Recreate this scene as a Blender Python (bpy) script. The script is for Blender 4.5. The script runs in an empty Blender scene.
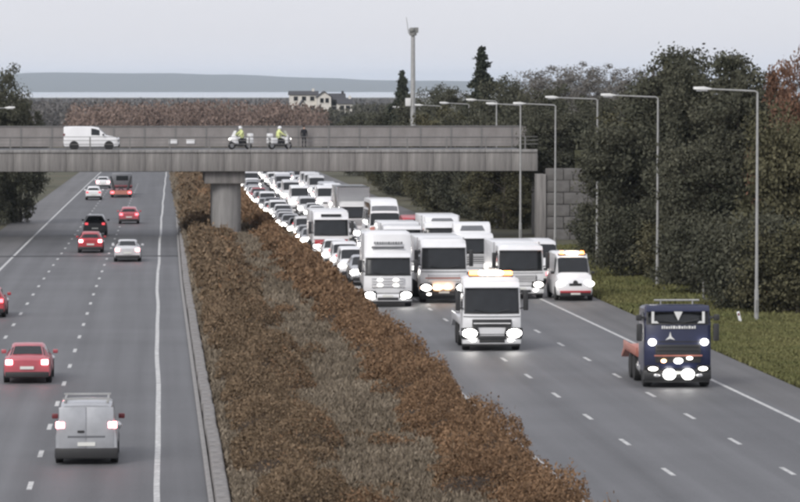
import bpy, bmesh, math, random
import numpy as np
from mathutils import Vector, Matrix

# ------------------------------------------------------------------ camera, world, sun
F = 3540.0; CX, CY = 400.0, 251.0; HORIZ = 88.0; CAMZ = 10.65; K = 15.0 / F
YAW = math.atan((400 - 157) / F); PITCH = math.atan((CY - HORIZ) / F)
scene = bpy.context.scene
col = scene.collection
cam = bpy.data.cameras.new('camera'); camo = bpy.data.objects.new('camera', cam); col.objects.link(camo)
cam.sensor_width = 36; cam.lens = F / 800 * 36; cam.clip_start = 1; cam.clip_end = 60000
camo.location = (0, 0, CAMZ); camo.rotation_euler = (math.pi / 2 - PITCH, 0, -YAW)
scene.camera = camo
scene.cycles.filter_width = 2.7
scene.cycles.use_denoising = True
scene.cycles.max_bounces = 8; scene.cycles.volume_bounces = 1
scene.cycles.sample_clamp_indirect = 4
vs = scene.view_settings
vs.view_transform = 'Standard'; vs.look = 'None'; vs.gamma = 1; vs.exposure = 0.38; vs.use_curve_mapping = False
w = bpy.data.worlds.new('World'); scene.world = w; w.use_nodes = True
nt = w.node_tree; nt.nodes.clear()
SUN_EL, SUN_AZ = math.radians(36), math.radians(215)
sky = nt.nodes.new('ShaderNodeTexSky'); sky.sky_type = 'NISHITA'; sky.sun_disc = False
sky.sun_elevation = SUN_EL; sky.sun_rotation = SUN_AZ
tc = nt.nodes.new('ShaderNodeTexCoord'); mp = nt.nodes.new('ShaderNodeMapping'); mp.inputs['Scale'].default_value = (1.5, 1.5, 7)
ns = nt.nodes.new('ShaderNodeTexNoise'); ns.inputs['Scale'].default_value = 2.5; ns.inputs['Detail'].default_value = 4
cr = nt.nodes.new('ShaderNodeValToRGB')
SKYC = 6.6
cr.color_ramp.elements[0].position = .3; cr.color_ramp.elements[0].color = (.685, .688, .752, 1)
cr.color_ramp.elements[1].position = .75; cr.color_ramp.elements[1].color = (.735, .735, .785, 1)
sc_ = nt.nodes.new('ShaderNodeVectorMath'); sc_.operation = 'SCALE'; sc_.inputs['Scale'].default_value = SKYC
mix = nt.nodes.new('ShaderNodeMix'); mix.data_type = 'RGBA'; mix.inputs['Factor'].default_value = .93
bg = nt.nodes.new('ShaderNodeBackground'); bg.inputs['Strength'].default_value = .13
wo = nt.nodes.new('ShaderNodeOutputWorld')
L = nt.links.new
L(tc.outputs['Generated'], mp.inputs['Vector']); L(mp.outputs['Vector'], ns.inputs['Vector']); L(ns.outputs['Fac'], cr.inputs['Fac'])
L(cr.outputs['Color'], sc_.inputs[0]); L(sky.outputs['Color'], mix.inputs['A']); L(sc_.outputs['Vector'], mix.inputs['B'])
L(mix.outputs['Result'], bg.inputs['Color']); L(bg.outputs['Background'], wo.inputs['Surface'])
sl = bpy.data.lights.new('sun', 'SUN'); sl.energy = 1.5; sl.angle = math.radians(25); sl.color = (1, .97, .93)
so = bpy.data.objects.new('sun', sl); col.objects.link(so)
sd = Vector((math.sin(SUN_AZ) * math.cos(SUN_EL), math.cos(SUN_AZ) * math.cos(SUN_EL), math.sin(SUN_EL)))
so.rotation_euler = sd.to_track_quat('Z', 'Y').to_euler(); so.location = (0, 0, 60)

# ------------------------------------------------------------------ projection and ground helpers
FW = Vector((math.sin(YAW) * math.cos(PITCH), math.cos(YAW) * math.cos(PITCH), -math.sin(PITCH)))
RT = Vector((math.cos(YAW), -math.sin(YAW), 0)); UP = RT.cross(FW)
def ray(px, py): return FW + RT * ((px - CX) / F) - UP * ((py - CY) / F)
def gp(px, py):                       # a photo pixel on the sloping road plane
    d = ray(px, py); t = CAMZ / (-d.z - K * d.y); return Vector((0, 0, CAMZ)) + d * t
def at(px, py, Y):                    # a photo pixel at a given distance
    d = ray(px, py); t = Y / d.y; return Vector((0, 0, CAMZ)) + d * t
def gz(Y): return -K * min(Y, 700)
R_ = [(80, .15), (100, 0), (190, -.72), (262, -1.5), (300, -2.0), (350, -2.3), (460, -1.4), (700, 0)]
E_ = [(80, 11.0), (190, 11.0), (262, 10.2), (300, 9.6), (350, 9.3), (460, 10.1), (700, 11)]
def ip(T, Y): return float(np.interp(Y, [a for a, b in T], [b for a, b in T]))
def smooth(T, Y): return sum(ip(T, Y + d) for d in (-25, -12, 0, 12, 25)) / 5
def drift(Y): return smooth(R_, Y)
def medge(Y): return smooth(E_, Y)
def bend(Y): return 0 if Y < 200 else 1.15 * ((Y - 200) / 290) ** 1.25
rng = np.random.default_rng(7); random.seed(11)

# ------------------------------------------------------------------ materials
MATS = {}
def mat(name, c, rough=.6, metal=0, var=.12, vscale=2.0, c2=None, bump=0, bscale=30, emit=0, ec=None, island=0, coat=0, trans=0, spec=.5, stretch=None, sub=0):
    if name in MATS: return MATS[name]
    m = bpy.data.materials.new(name); m.use_nodes = True; t = m.node_tree; b = t.nodes['Principled BSDF']
    b.inputs['Roughness'].default_value = rough; b.inputs['Metallic'].default_value = metal
    b.inputs['Specular IOR Level'].default_value = spec
    if coat: b.inputs['Coat Weight'].default_value = coat; b.inputs['Coat Roughness'].default_value = .08
    g = t.nodes.new('ShaderNodeTexCoord'); n = t.nodes.new('ShaderNodeTexNoise'); n.inputs['Scale'].default_value = vscale; n.inputs['Detail'].default_value = 6
    n.inputs['Roughness'].default_value = .65
    src = g.outputs['Object']
    if stretch:
        q = t.nodes.new('ShaderNodeMapping'); q.inputs['Scale'].default_value = stretch; t.links.new(src, q.inputs['Vector']); src = q.outputs['Vector']
    t.links.new(src, n.inputs['Vector'])
    r = t.nodes.new('ShaderNodeValToRGB'); r.color_ramp.elements[0].position = .3; r.color_ramp.elements[1].position = .7
    if c2 is None: lo = [x * (1 - var) for x in c]; hi = [min(1, x * (1 + var)) for x in c]
    else: lo, hi = c, c2
    r.color_ramp.elements[0].color = (*lo, 1); r.color_ramp.elements[1].color = (*hi, 1)
    t.links.new(n.outputs['Fac'], r.inputs['Fac']); out = r.outputs['Color']
    if island:
        ge = t.nodes.new('ShaderNodeNewGeometry'); mr = t.nodes.new('ShaderNodeMapRange'); mr.inputs['To Min'].default_value = 1 - island; mr.inputs['To Max'].default_value = 1 + island
        t.links.new(ge.outputs['Random Per Island'], mr.inputs['Value'])
        vm = t.nodes.new('ShaderNodeVectorMath'); vm.operation = 'SCALE'; t.links.new(out, vm.inputs[0]); t.links.new(mr.outputs['Result'], vm.inputs['Scale']); out = vm.outputs['Vector']
    t.links.new(out, b.inputs['Base Color'])
    if bump:
        n2 = t.nodes.new('ShaderNodeTexNoise'); n2.inputs['Scale'].default_value = bscale; n2.inputs['Detail'].default_value = 3; t.links.new(g.outputs['Object'], n2.inputs['Vector'])
        bp = t.nodes.new('ShaderNodeBump'); bp.inputs['Strength'].default_value = bump; bp.inputs['Distance'].default_value = .02
        t.links.new(n2.outputs['Fac'], bp.inputs['Height']); t.links.new(bp.outputs['Normal'], b.inputs['Normal'])
    if emit:
        b.inputs['Emission Color'].default_value = (*(ec or c), 1); b.inputs['Emission Strength'].default_value = emit
    if trans: b.inputs['Transmission Weight'].default_value = trans
    MATS[name] = m; return m

def asphalt(name, base, tint=(1, 1.01, 1.05)):
    m = bpy.data.materials.new(name); m.use_nodes = True; t = m.node_tree; b = t.nodes['Principled BSDF']
    g = t.nodes.new('ShaderNodeTexCoord')
    def noise(scale, st, det=5):
        q = t.nodes.new('ShaderNodeMapping'); q.inputs['Scale'].default_value = st; t.links.new(g.outputs['Object'], q.inputs['Vector'])
        n = t.nodes.new('ShaderNodeTexNoise'); n.inputs['Scale'].default_value = scale; n.inputs['Detail'].default_value = det; t.links.new(q.outputs['Vector'], n.inputs['Vector'])
        return n.outputs['Fac']
    a = noise(1, (1.1, .014, 1)); c = noise(.15, (1, 1, 1)); d = noise(14, (1, .5, 1), 3)
    def mth(op, x, y):
        n = t.nodes.new('ShaderNodeMath'); n.operation = op
        for i, v in enumerate((x, y)):
            if isinstance(v, (int, float)): n.inputs[i].default_value = v
            else: t.links.new(v, n.inputs[i])
        return n.outputs[0]
    s = mth('ADD', mth('MULTIPLY', a, .95), mth('ADD', mth('MULTIPLY', c, .55), mth('MULTIPLY', d, .45)))
    s = mth('ADD', s, .03)
    v = t.nodes.new('ShaderNodeVectorMath'); v.operation = 'SCALE'; v.inputs[0].default_value = [base * x for x in tint]
    t.links.new(s, v.inputs['Scale']); t.links.new(v.outputs['Vector'], b.inputs['Base Color'])
    b.inputs['Roughness'].default_value = .62; b.inputs['Specular IOR Level'].default_value = .35
    bp = t.nodes.new('ShaderNodeBump'); bp.inputs['Strength'].default_value = .25; bp.inputs['Distance'].default_value = .01
    t.links.new(d, bp.inputs['Height']); t.links.new(bp.outputs['Normal'], b.inputs['Normal'])
    return m

M = {}
M['asphalt'] = asphalt('asphalt', .118); M['asphalt_old'] = asphalt('asphalt_old', .095)
M['shoulder'] = asphalt('asphalt_shoulder', .115, (1.02, 1, 1)); M['joint'] = asphalt('asphalt_joint', .035)
M['ground'] = mat('ground', (.055, .06, .03), .95, var=.3, vscale=.06, c2=(.10, .085, .05), bump=.4, bscale=4)
M['paint'] = mat('road_paint', (.30, .30, .295), .6, vscale=4, c2=(.70, .70, .68))
M['concrete'] = mat('concrete', (.14, .132, .127), .85, vscale=1.1, c2=(.30, .285, .27), stretch=(3.0, 3.0, .22), bump=.3, bscale=20)
M['concrete_light'] = mat('concrete_light', (.20, .193, .187), .85, vscale=1.2, c2=(.32, .31, .30), stretch=(2.5, 2.5, .3), bump=.3)
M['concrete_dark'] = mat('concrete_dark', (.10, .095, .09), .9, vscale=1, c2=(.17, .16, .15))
M['wallstone'] = mat('dark_wall_stone', (.095, .09, .085), .9, vscale=1.2, c2=(.18, .172, .165), bump=.3)
M['parapet'] = mat('parapet_panel', (.20, .185, .178), .75, vscale=1.1, c2=(.29, .27, .26), stretch=(1, 1, .5))
M['galv'] = mat('galvanised_steel', (.34, .34, .33), .5, .35, vscale=3, c2=(.46, .46, .45))
M['lampwhite'] = mat('lamp_housing', (.74, .74, .72), .4)
M['white'] = mat('white_paint', (.78, .78, .785), .32, vscale=1.4, c2=(.86, .86, .865), coat=.3)
M['offwhite'] = mat('dirty_white_paint', (.52, .52, .53), .38, vscale=1.6, c2=(.68, .68, .69), coat=.3)
M['silver'] = mat('silver_paint', (.44, .45, .47), .34, .25, coat=.4)
M['grey'] = mat('grey_paint', (.16, .165, .175), .35, .2, coat=.4)
M['black'] = mat('black_paint', (.025, .025, .028), .3, coat=.5)
M['dblue'] = mat('dark_blue_paint', (.012, .016, .048), .36, c2=(.017, .022, .062), coat=.3)
M['blue'] = mat('mid_blue_paint', (.05, .10, .25), .35, coat=.4)
M['red'] = mat('red_paint', (.42, .045, .055), .36, coat=.4)
M['pinkred'] = mat('pinkish_red_paint', (.46, .10, .12), .36, coat=.4)  # pinkish body red; on the nearest red saloon it imitates brake light glow
M['darkred'] = mat('dark_red_paint', (.16, .025, .03), .45)
M['redbed'] = mat('weathered_red_bed', (.42, .15, .11), .55, c2=(.52, .22, .17))
M['glass'] = mat('vehicle_glass', (.018, .020, .022), .06, var=.2, spec=.5)
M['plastic'] = mat('dark_plastic', (.03, .03, .031), .6)
M['tyre'] = mat('tyre_rubber', (.022, .022, .022), .85, bump=.3)
M['rim'] = mat('wheel_rim', (.36, .36, .37), .4, .5)
M['chrome'] = mat('bright_trim', (.62, .62, .63), .25, .6)
M['plate'] = mat('number_plate', (.72, .72, .66), .5, c2=(.78, .78, .74))
M['head'] = mat('headlight_lens', (.9, .9, .9), .2, emit=24, ec=(1, .96, .90))
M['headsoft'] = mat('dim_headlight_lens', (.9, .9, .9), .2, emit=5, ec=(1, .94, .86))
M['mainbeam'] = mat('main_beam_lens', (.9, .9, .9), .2, emit=7, ec=(1, .98, .94))
M['warm'] = mat('warm_lamp_lens', (.9, .7, .5), .2, emit=7, ec=(1, .55, .28))
M['tail'] = mat('tail_light_lens', (.5, .02, .03), .25, emit=5, ec=(1, .10, .12))
M['brake'] = mat('brake_light_lens', (.6, .1, .12), .25, emit=16, ec=(1, .28, .30))
M['taildim'] = mat('dim_tail_lens', (.28, .02, .03), .25, emit=.9, ec=(1, .1, .12))  # tail lens with a faint glow added
M['amber'] = mat('amber_beacon', (.9, .3, .04), .25, emit=11, ec=(1, .26, .05))
M['beaconwhite'] = mat('flashing_beacon', (.9, .8, .7), .25, emit=22, ec=(1, .74, .52))
M['hivis'] = mat('hivis_fabric', (.64, .70, .26), .8, c2=(.75, .80, .40))
M['cloth'] = mat('dark_fabric', (.02, .021, .026), .9)
M['skin'] = mat('skin', (.45, .29, .22), .6)
M['hair'] = mat('brown_hair', (.03, .02, .015), .7)
M['bark'] = mat('bark', (.05, .042, .035), .95, vscale=6, c2=(.09, .075, .062))
M['leaf_dark'] = mat('evergreen_leaf', (.056, .060, .042), .85, vscale=.22, c2=(.115, .112, .080), island=.3, spec=.1)
M['leaf_conifer'] = mat('conifer_needles', (.034, .042, .032), .85, vscale=.5, c2=(.070, .078, .056), island=.3, spec=.1)
M['leaf_olive'] = mat('olive_leaf', (.075, .074, .044), .85, vscale=.25, c2=(.14, .128, .076), island=.3, spec=.1)
M['leaf_rust'] = mat('rust_leaf', (.14, .082, .056), .85, vscale=.3, c2=(.22, .125, .085), island=.3, spec=.1)
M['leaf_grey'] = mat('bare_twig_haze', (.12, .112, .10), .85, vscale=.4, c2=(.19, .175, .155), island=.3, spec=.1)
M['scrub_rust'] = mat('rust_scrub_leaf', (.145, .092, .056), .9, vscale=.3, c2=(.27, .17, .10), island=.28, spec=.08)
M['scrub_olive'] = mat('brown_scrub_leaf', (.125, .092, .060), .9, vscale=.28, c2=(.235, .168, .108), island=.28, spec=.08)
M['drygrass'] = mat('dry_grass_blade', (.145, .118, .085), .9, vscale=.22, c2=(.27, .225, .17), island=.3, spec=.1)
M['grass'] = mat('verge_grass_blade', (.115, .125, .050), .85, vscale=.3, c2=(.19, .178, .080), island=.25, spec=.1)
M['scrubsoil'] = mat('scrub_litter', (.045, .032, .022), .95, vscale=1, c2=(.085, .06, .04))
M['wood_rust'] = mat('far_rust_canopy', (.18, .132, .11), .9, vscale=.04, c2=(.24, .178, .148), island=.3, spec=.1)  # paled canopy: fading by distance haze is put into its colour
M['wood_grey'] = mat('far_grey_canopy', (.13, .122, .118), .9, vscale=.04, c2=(.18, .17, .16), island=.3, spec=.1)
M['wood_dark'] = mat('far_dark_canopy', (.06, .06, .048), .9, vscale=.05, c2=(.11, .105, .082), island=.35, spec=.1)
M['rail'] = mat('dull_steel_rail', (.20, .195, .19), .6, .2)
M['water'] = mat('estuary_water', (.42, .45, .48), .12, vscale=.001)
M['render'] = mat('white_render', (.66, .63, .58), .8, vscale=.3)
M['slate'] = mat('slate_roof', (.06, .06, .065), .8)
M['signgrey'] = mat('sign_back', (.22, .22, .21), .6)

# ------------------------------------------------------------------ mesh helpers
class MB:
    def __init__(s): s.v = []; s.f = []
    def add(s, v, f):
        o = len(s.v); s.v += [tuple(p) for p in v]; s.f += [[i + o for i in q] for q in f]; return s
    def box(s, x0, x1, y0, y1, z0, z1):
        return s.add([(x0, y0, z0), (x1, y0, z0), (x1, y1, z0), (x0, y1, z0), (x0, y0, z1), (x1, y0, z1), (x1, y1, z1), (x0, y1, z1)],
                     [(0, 3, 2, 1), (4, 5, 6, 7), (0, 1, 5, 4), (1, 2, 6, 5), (2, 3, 7, 6), (3, 0, 4, 7)])
    def tube(s, p0, p1, r0, r1=None, n=8):
        r1 = r0 if r1 is None else r1; p0 = Vector(p0); p1 = Vector(p1); d = (p1 - p0).normalized()
        a = d.orthogonal().normalized(); b = d.cross(a)
        R = lambda p, r: [p + (a * math.cos(t) + b * math.sin(t)) * r for t in [2 * math.pi * i / n for i in range(n)]]
        return s.loft([R(p0, r0), R(p1, r1)])
    def path(s, pts, rad, n=7):
        rings = []
        for i, p in enumerate(pts):
            p = Vector(p); d = (Vector(pts[min(i + 1, len(pts) - 1)]) - Vector(pts[max(i - 1, 0)])).normalized()
            a = d.cross(Vector((.13, .97, .2))).normalized(); b = d.cross(a); r = rad[i]
            rings.append([p + (a * math.cos(t) + b * math.sin(t)) * r for t in [2 * math.pi * k / n for k in range(n)]])
        return s.loft(rings)
    def loft(s, rings, cap=True):
        n = len(rings[0]); v = [p for r in rings for p in r]; f = []
        for i in range(len(rings) - 1):
            for j in range(n):
                k = (j + 1) % n; f.append((i * n + j, i * n + k, (i + 1) * n + k, (i + 1) * n + j))
        if cap: f.append(tuple(range(n))[::-1]); f.append(tuple((len(rings) - 1) * n + j for j in range(n)))
        return s.add(v, f)
    def prism(s, poly, x0, x1):           # polygon in (y, z), extruded along x
        n = len(poly); return s.add([(x0, y, z) for y, z in poly] + [(x1, y, z) for y, z in poly],
            [tuple(range(n)), tuple(range(n, 2 * n))[::-1]] + [(i, i + n, (i + 1) % n + n, (i + 1) % n) for i in range(n)])
    def prismy(s, poly, y0, y1):          # polygon in (x, z), extruded along y
        n = len(poly); return s.add([(x, y0, z) for x, z in poly] + [(x, y1, z) for x, z in poly],
            [tuple(range(n)), tuple(range(n, 2 * n))[::-1]] + [(i, i + n, (i + 1) % n + n, (i + 1) % n) for i in range(n)])
    def sphere(s, c, r, nu=10, nv=6):
        rx, ry, rz = r if isinstance(r, tuple) else (r, r, r); rings = []
        for i in range(1, nv):
            t = math.pi * i / nv
            rings.append([(c[0] + rx * math.sin(t) * math.cos(2 * math.pi * j / nu), c[1] + ry * math.sin(t) * math.sin(2 * math.pi * j / nu), c[2] - rz * math.cos(t)) for j in range(nu)])
        return s.loft(rings)
    def mesh(s, name, bevel=0, smooth=True, seg=2, ang=35):
        me = bpy.data.meshes.new(name); me.from_pydata(s.v, [], s.f); bm = bmesh.new(); bm.from_mesh(me)
        bmesh.ops.recalc_face_normals(bm, faces=bm.faces)
        if bevel:
            ed = [e for e in bm.edges if len(e.link_faces) == 2 and e.calc_face_angle(0) > math.radians(25)]
            bmesh.ops.bevel(bm, geom=ed, offset=bevel, segments=seg, affect='EDGES', profile=.5, clamp_overlap=True)
        bm.to_mesh(me); bm.free()
        if smooth:
            me.polygons.foreach_set('use_smooth', [True] * len(me.polygons)); me.set_sharp_from_angle(angle=math.radians(ang))
        return me
def obj(name, me, m, parent=None, loc=None, rot=None, kind=None):
    o = bpy.data.objects.new(name, me); col.objects.link(o)
    if m is not None:
        if len(me.materials) == 0: me.materials.append(m)
        o.material_slots[0].link = 'OBJECT'; o.material_slots[0].material = m
    if parent: o.parent = parent
    if loc is not None: o.location = loc
    if rot is not None: o.rotation_euler = rot
    if kind: o['kind'] = kind
    return o
def tag(o, label, cat, group=None):
    o['label'] = label; o['category'] = cat
    if group: o['group'] = group
    return o
def empty(name, loc, rot=(0, 0, 0)):
    o = bpy.data.objects.new(name, None); col.objects.link(o); o.location = loc; o.rotation_euler = rot; o.empty_display_size = .3; return o
def sheet(name, L_, R2, Ys, m, dz, parent=None, kind='structure'):
    mb = MB(); v = []; f = []
    for i, Y in enumerate(Ys): v += [(L_(Y), Y, gz(Y) + dz), (R2(Y), Y, gz(Y) + dz)]
    for i in range(len(Ys) - 1): f.append((2 * i, 2 * i + 1, 2 * i + 3, 2 * i + 2))
    mb.add(v, f); return obj(name, mb.mesh(name, smooth=False), m, parent, kind=kind)
def quads(name, P, S, m, aspect=1.6, upbias=0.0, parent=None, kind=None, tri=False):
    """P (n,3) centres, S (n,) sizes -> one mesh of small leaf faces"""
    n = len(P); P = np.asarray(P, dtype=np.float64); S = np.asarray(S)
    d = rng.normal(size=(n, 3)); d[:, 2] = np.abs(d[:, 2]) + upbias * 3; d /= np.linalg.norm(d, axis=1)[:, None]
    e = np.cross(d, rng.normal(size=(n, 3))); e /= np.linalg.norm(e, axis=1)[:, None] + 1e-9
    a = d * (S * .5 * aspect)[:, None]; b = e * (S * .5)[:, None]
    V = np.stack([P - a, P + b - a * .1, P + a, P - b - a * .1], 1).reshape(-1, 3)
    me = bpy.data.meshes.new(name); me.vertices.add(4 * n); me.vertices.foreach_set('co', V.ravel().astype(np.float32))
    me.loops.add(4 * n); me.loops.foreach_set('vertex_index', np.arange(4 * n, dtype=np.int32))
    me.polygons.add(n); me.polygons.foreach_set('loop_start', np.arange(0, 4 * n, 4, dtype=np.int32)); me.polygons.foreach_set('loop_total', np.full(n, 4, dtype=np.int32))
    me.update(); me.validate()
    return me if m is None else obj(name, me, m, parent, kind=kind)
def vnoise(x, y, seed=0):                # cheap smooth 2-D noise from sines
    r = np.random.default_rng(seed); o = 0; A = 0
    for k in range(6):
        a, b, c = r.uniform(0, 6.28, 3); fr = 1.6 ** k * .35; w_ = .75 ** k
        o = o + w_ * np.sin(fr * (x * math.cos(a) + y * math.sin(a)) + b) * np.cos(fr * .8 * (x * math.sin(a) - y * math.cos(a)) + c); A += w_
    return o / A
ORD = ['first', 'second', 'third', 'fourth', 'fifth', 'sixth', 'seventh', 'eighth', 'ninth', 'tenth', 'eleventh', 'twelfth', 'thirteenth', 'fourteenth', 'fifteenth', 'sixteenth', 'seventeenth', 'eighteenth', 'nineteenth', 'twentieth', 'twenty-first', 'twenty-second', 'twenty-third', 'twenty-fourth', 'twenty-fifth', 'twenty-sixth', 'twenty-seventh', 'twenty-eighth', 'twenty-ninth', 'thirtieth'] + ['thirty-' + w_ for w_ in ('first', 'second', 'third', 'fourth', 'fifth', 'sixth', 'seventh', 'eighth', 'ninth')]
# ------------------------------------------------------------------ ground, water, hills
def build_ground():
    Xs = sorted(set([-14000, -9000, -6000, -4000] + list(range(-3000, 5001, 125)) + [-60, -20, 0, 20, 40, 60, 90] + [6500, 9000, 14000]))
    Ys = [-200, 0, 60] + list(range(100, 701, 50)) + [1000, 1500, 2200, 3000, 4000, 4800, 5200] + list(range(5300, 6300, 100)) + [7000, 9000, 12000, 13500] + list(range(14000, 20001, 250)) + [21500]
    v = []; f = []
    for Y in Ys:
        for X in Xs:
            z = gz(Y) - .06
            if Y > 4000: z = -3.0 + 1.0 * float(vnoise(X / 300., Y / 300., 3))
            if Y > 5200: z = -3.0 + 1.2 * float(vnoise(X / 150., Y / 200., 4)) - (Y - 5200) / 500. * 2.6
            if Y > 6200: z = -12
            if Y >= 14000:
                px = 157 + X / Y * F
                top = np.interp(px, [-900, 0, 25, 60, 170, 185, 260, 330, 420, 800, 2000], [70, 72, 83, 85, 82, 79, 70, 54, 46, 40, 40])
                a = min(1, (Y - 14000) / 3000.); a = a * a * (3 - 2 * a); b = 1 if Y < 18000 else max(.3, 1 - (Y - 18000) / 4000.)
                z = -9 + a * b * (top + 9) + 4 * a * float(vnoise(X / 90., Y / 400., 5)) + 5 * a * float(vnoise(X / 28., Y / 150., 6))
            v.append((X, Y, z))
    n = len(Xs)
    for i in range(len(Ys) - 1):
        for j in range(n - 1): f.append((i * n + j, i * n + j + 1, (i + 1) * n + j + 1, (i + 1) * n + j))
    obj('ground', MB().add(v, f).mesh('ground'), M['ground'], kind='structure')
    obj('estuary_water', MB().add([(-13900, 4900, -5.4), (13900, 4900, -5.4), (13900, 16500, -5.4), (-13900, 16500, -5.4)], [(0, 1, 2, 3)]).mesh('estuary_water'), M['water'], kind='structure')
build_ground()

# ------------------------------------------------------------------ carriageways
YS = list(range(60, 700, 10))
YN = [y for y in range(60, 250, 10)] + [247]; YO = [247] + [y for y in range(250, 700, 10)]
roadL = sheet('road_northbound', lambda Y: -10.35 + bend(Y), lambda Y: 1.36 + bend(Y), YN, M['asphalt'], 0)
sheet('road_surface_beyond_joint', lambda Y: -10.35 + bend(Y), lambda Y: 1.36 + bend(Y), YO, M['asphalt_old'], 0, roadL, None)
sheet('hard_shoulder_outer', lambda Y: -13.4 + bend(Y), lambda Y: -10.35 + bend(Y), YS, M['shoulder'], -.001)
sheet('tar_joint', lambda Y: -13.2 + bend(Y), lambda Y: 1.5 + bend(Y), [246, 248], M['joint'], .006, roadL, None)
roadR = sheet('road_southbound', lambda Y: medge(Y) - .6, lambda Y: 21.9 + drift(Y), YS, M['asphalt'], 0)
def redge(Y): return 23.9 + (0 if Y < 240 else min(1.2, (Y - 240) * .03))
sheet('hard_shoulder', lambda Y: 21.9 + drift(Y), redge, YS, M['shoulder'], -.001)
def line(name, c, wd, y0, y1, parent, step=6):
    Yl = list(np.arange(y0, y1, step)) + [y1]
    return sheet(name, lambda Y: c(Y) - wd / 2, lambda Y: c(Y) + wd / 2, Yl, M['paint'], .004, parent, None)
wob = lambda Y: .028 * math.sin(Y / 9.0) + .012 * math.sin(Y / 4.1)
line('edge_line', lambda Y: bend(Y) + wob(Y), .17, 62, 640, roadL)
line('edge_line', lambda Y: -10.1 + bend(Y), .17, 62, 640, roadL)
line('edge_line', lambda Y: 21.55 + drift(Y), .17, 62, 640, roadR)
line('edge_line', lambda Y: 11.35 + drift(Y), .14, 62, 640, roadR)
for c in (-3.55, -6.9):
    y = 79.6
    while y < 470:
        line('lane_dash', lambda Y, c=c: c + bend(Y), .15, y, y + 2.1, roadL, 3); y += 9
for c in (14.72, 18.2):
    y = 73.0
    while y < 330:
        line('lane_dash', lambda Y, c=c: c + drift(Y), .15, y, y + 2.1, roadR, 3); y += 9

# concrete edge barrier on the median: separate blocks
bar = empty('median_kerb_wall', (0, 0, 0)); tag(bar, 'low weathered concrete kerb wall between left carriageway and brown scrub', 'kerb')
kerb = MB(); kerb.prismy([(1.34, -.03), (1.34, .14), (1.40, .17), (1.47, .17), (1.47, -.03)], 0, 2.97); kme = kerb.mesh('kerb_stone')
blk = MB(); blk.prismy([(1.50, -.05), (1.52, .34), (1.56, .38), (1.86, .38), (1.90, .34), (1.90, -.05)], 0, 2.96); bme = blk.mesh('wall_block', bevel=.02)
y = 70
while y < 420:
    z = gz(y + 1.5); r = (0, 0, 0)
    o = obj('kerb_stone', kme, M['concrete_light'], bar, (bend(y), y, z), (-K, 0, 0))
    o = obj('wall_block', bme, M['concrete'], bar, (bend(y) + random.uniform(-.015, .015), y, z + random.uniform(-.02, .01)), (-K, 0, random.uniform(-.004, .004)))
    y += 3

# ------------------------------------------------------------------ median scrub
def dome_field():
    r = np.random.default_rng(77); C = []
    for y in np.arange(76, 560, .75):
        w_ = 1 if y < 300 else 1.3
        for lo, hi in ((2.6, 5.0), (8.1, None)):
            hi_ = hi or medge(y) - .55
            if r.random() < .92: C.append((r.uniform(lo, hi_) + (bend(y) * .6 if hi else 0), y + r.uniform(-.5, .5), r.uniform(.55, 1.25) * w_, r.uniform(.55, 1.55)))
        if r.random() < .16: C.append((r.uniform(5.0, 8.0), y, r.uniform(.35, .85), r.uniform(.3, .9)))
    return C
DOMES = dome_field()
def domes(X, Y):
    o = np.argsort(Y); Ys = Y[o]; Xs = X[o]; H = np.zeros(len(X))
    for cx, cy, r, h in DOMES:
        a, c = np.searchsorted(Ys, cy - r), np.searchsorted(Ys, cy + r)
        if c > a:
            d = ((Xs[a:c] - cx) ** 2 + (Ys[a:c] - cy) ** 2) / (r * r); H[a:c] = np.maximum(H[a:c], h * np.sqrt(np.clip(1 - d, 0, 1)))
    out = np.zeros(len(X)); out[o] = H; return out
def hfield(X, Y):
    E = np.interp(Y, np.arange(60, 700, 5), [medge(v) for v in np.arange(60, 700, 5)]); H = domes(X, Y) * (1 + .18 * vnoise(X * 6, Y * 6, 41))
    H = H * np.clip((X - 1.9) / .3, 0, 1) * np.clip((E - .05 - X) / .35, 0, 1)
    mid = 6.2 + 1.2 * vnoise(X * 0, Y * .9, 42); tone = (X - mid) * .32 + 1.1 * vnoise(X * 1.6, Y * 1.3, 43) + np.random.default_rng(len(X)).normal(0, .35, len(X))
    return np.where(tone < 0, H, 0), np.where(tone >= 0, H, 0)
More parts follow.
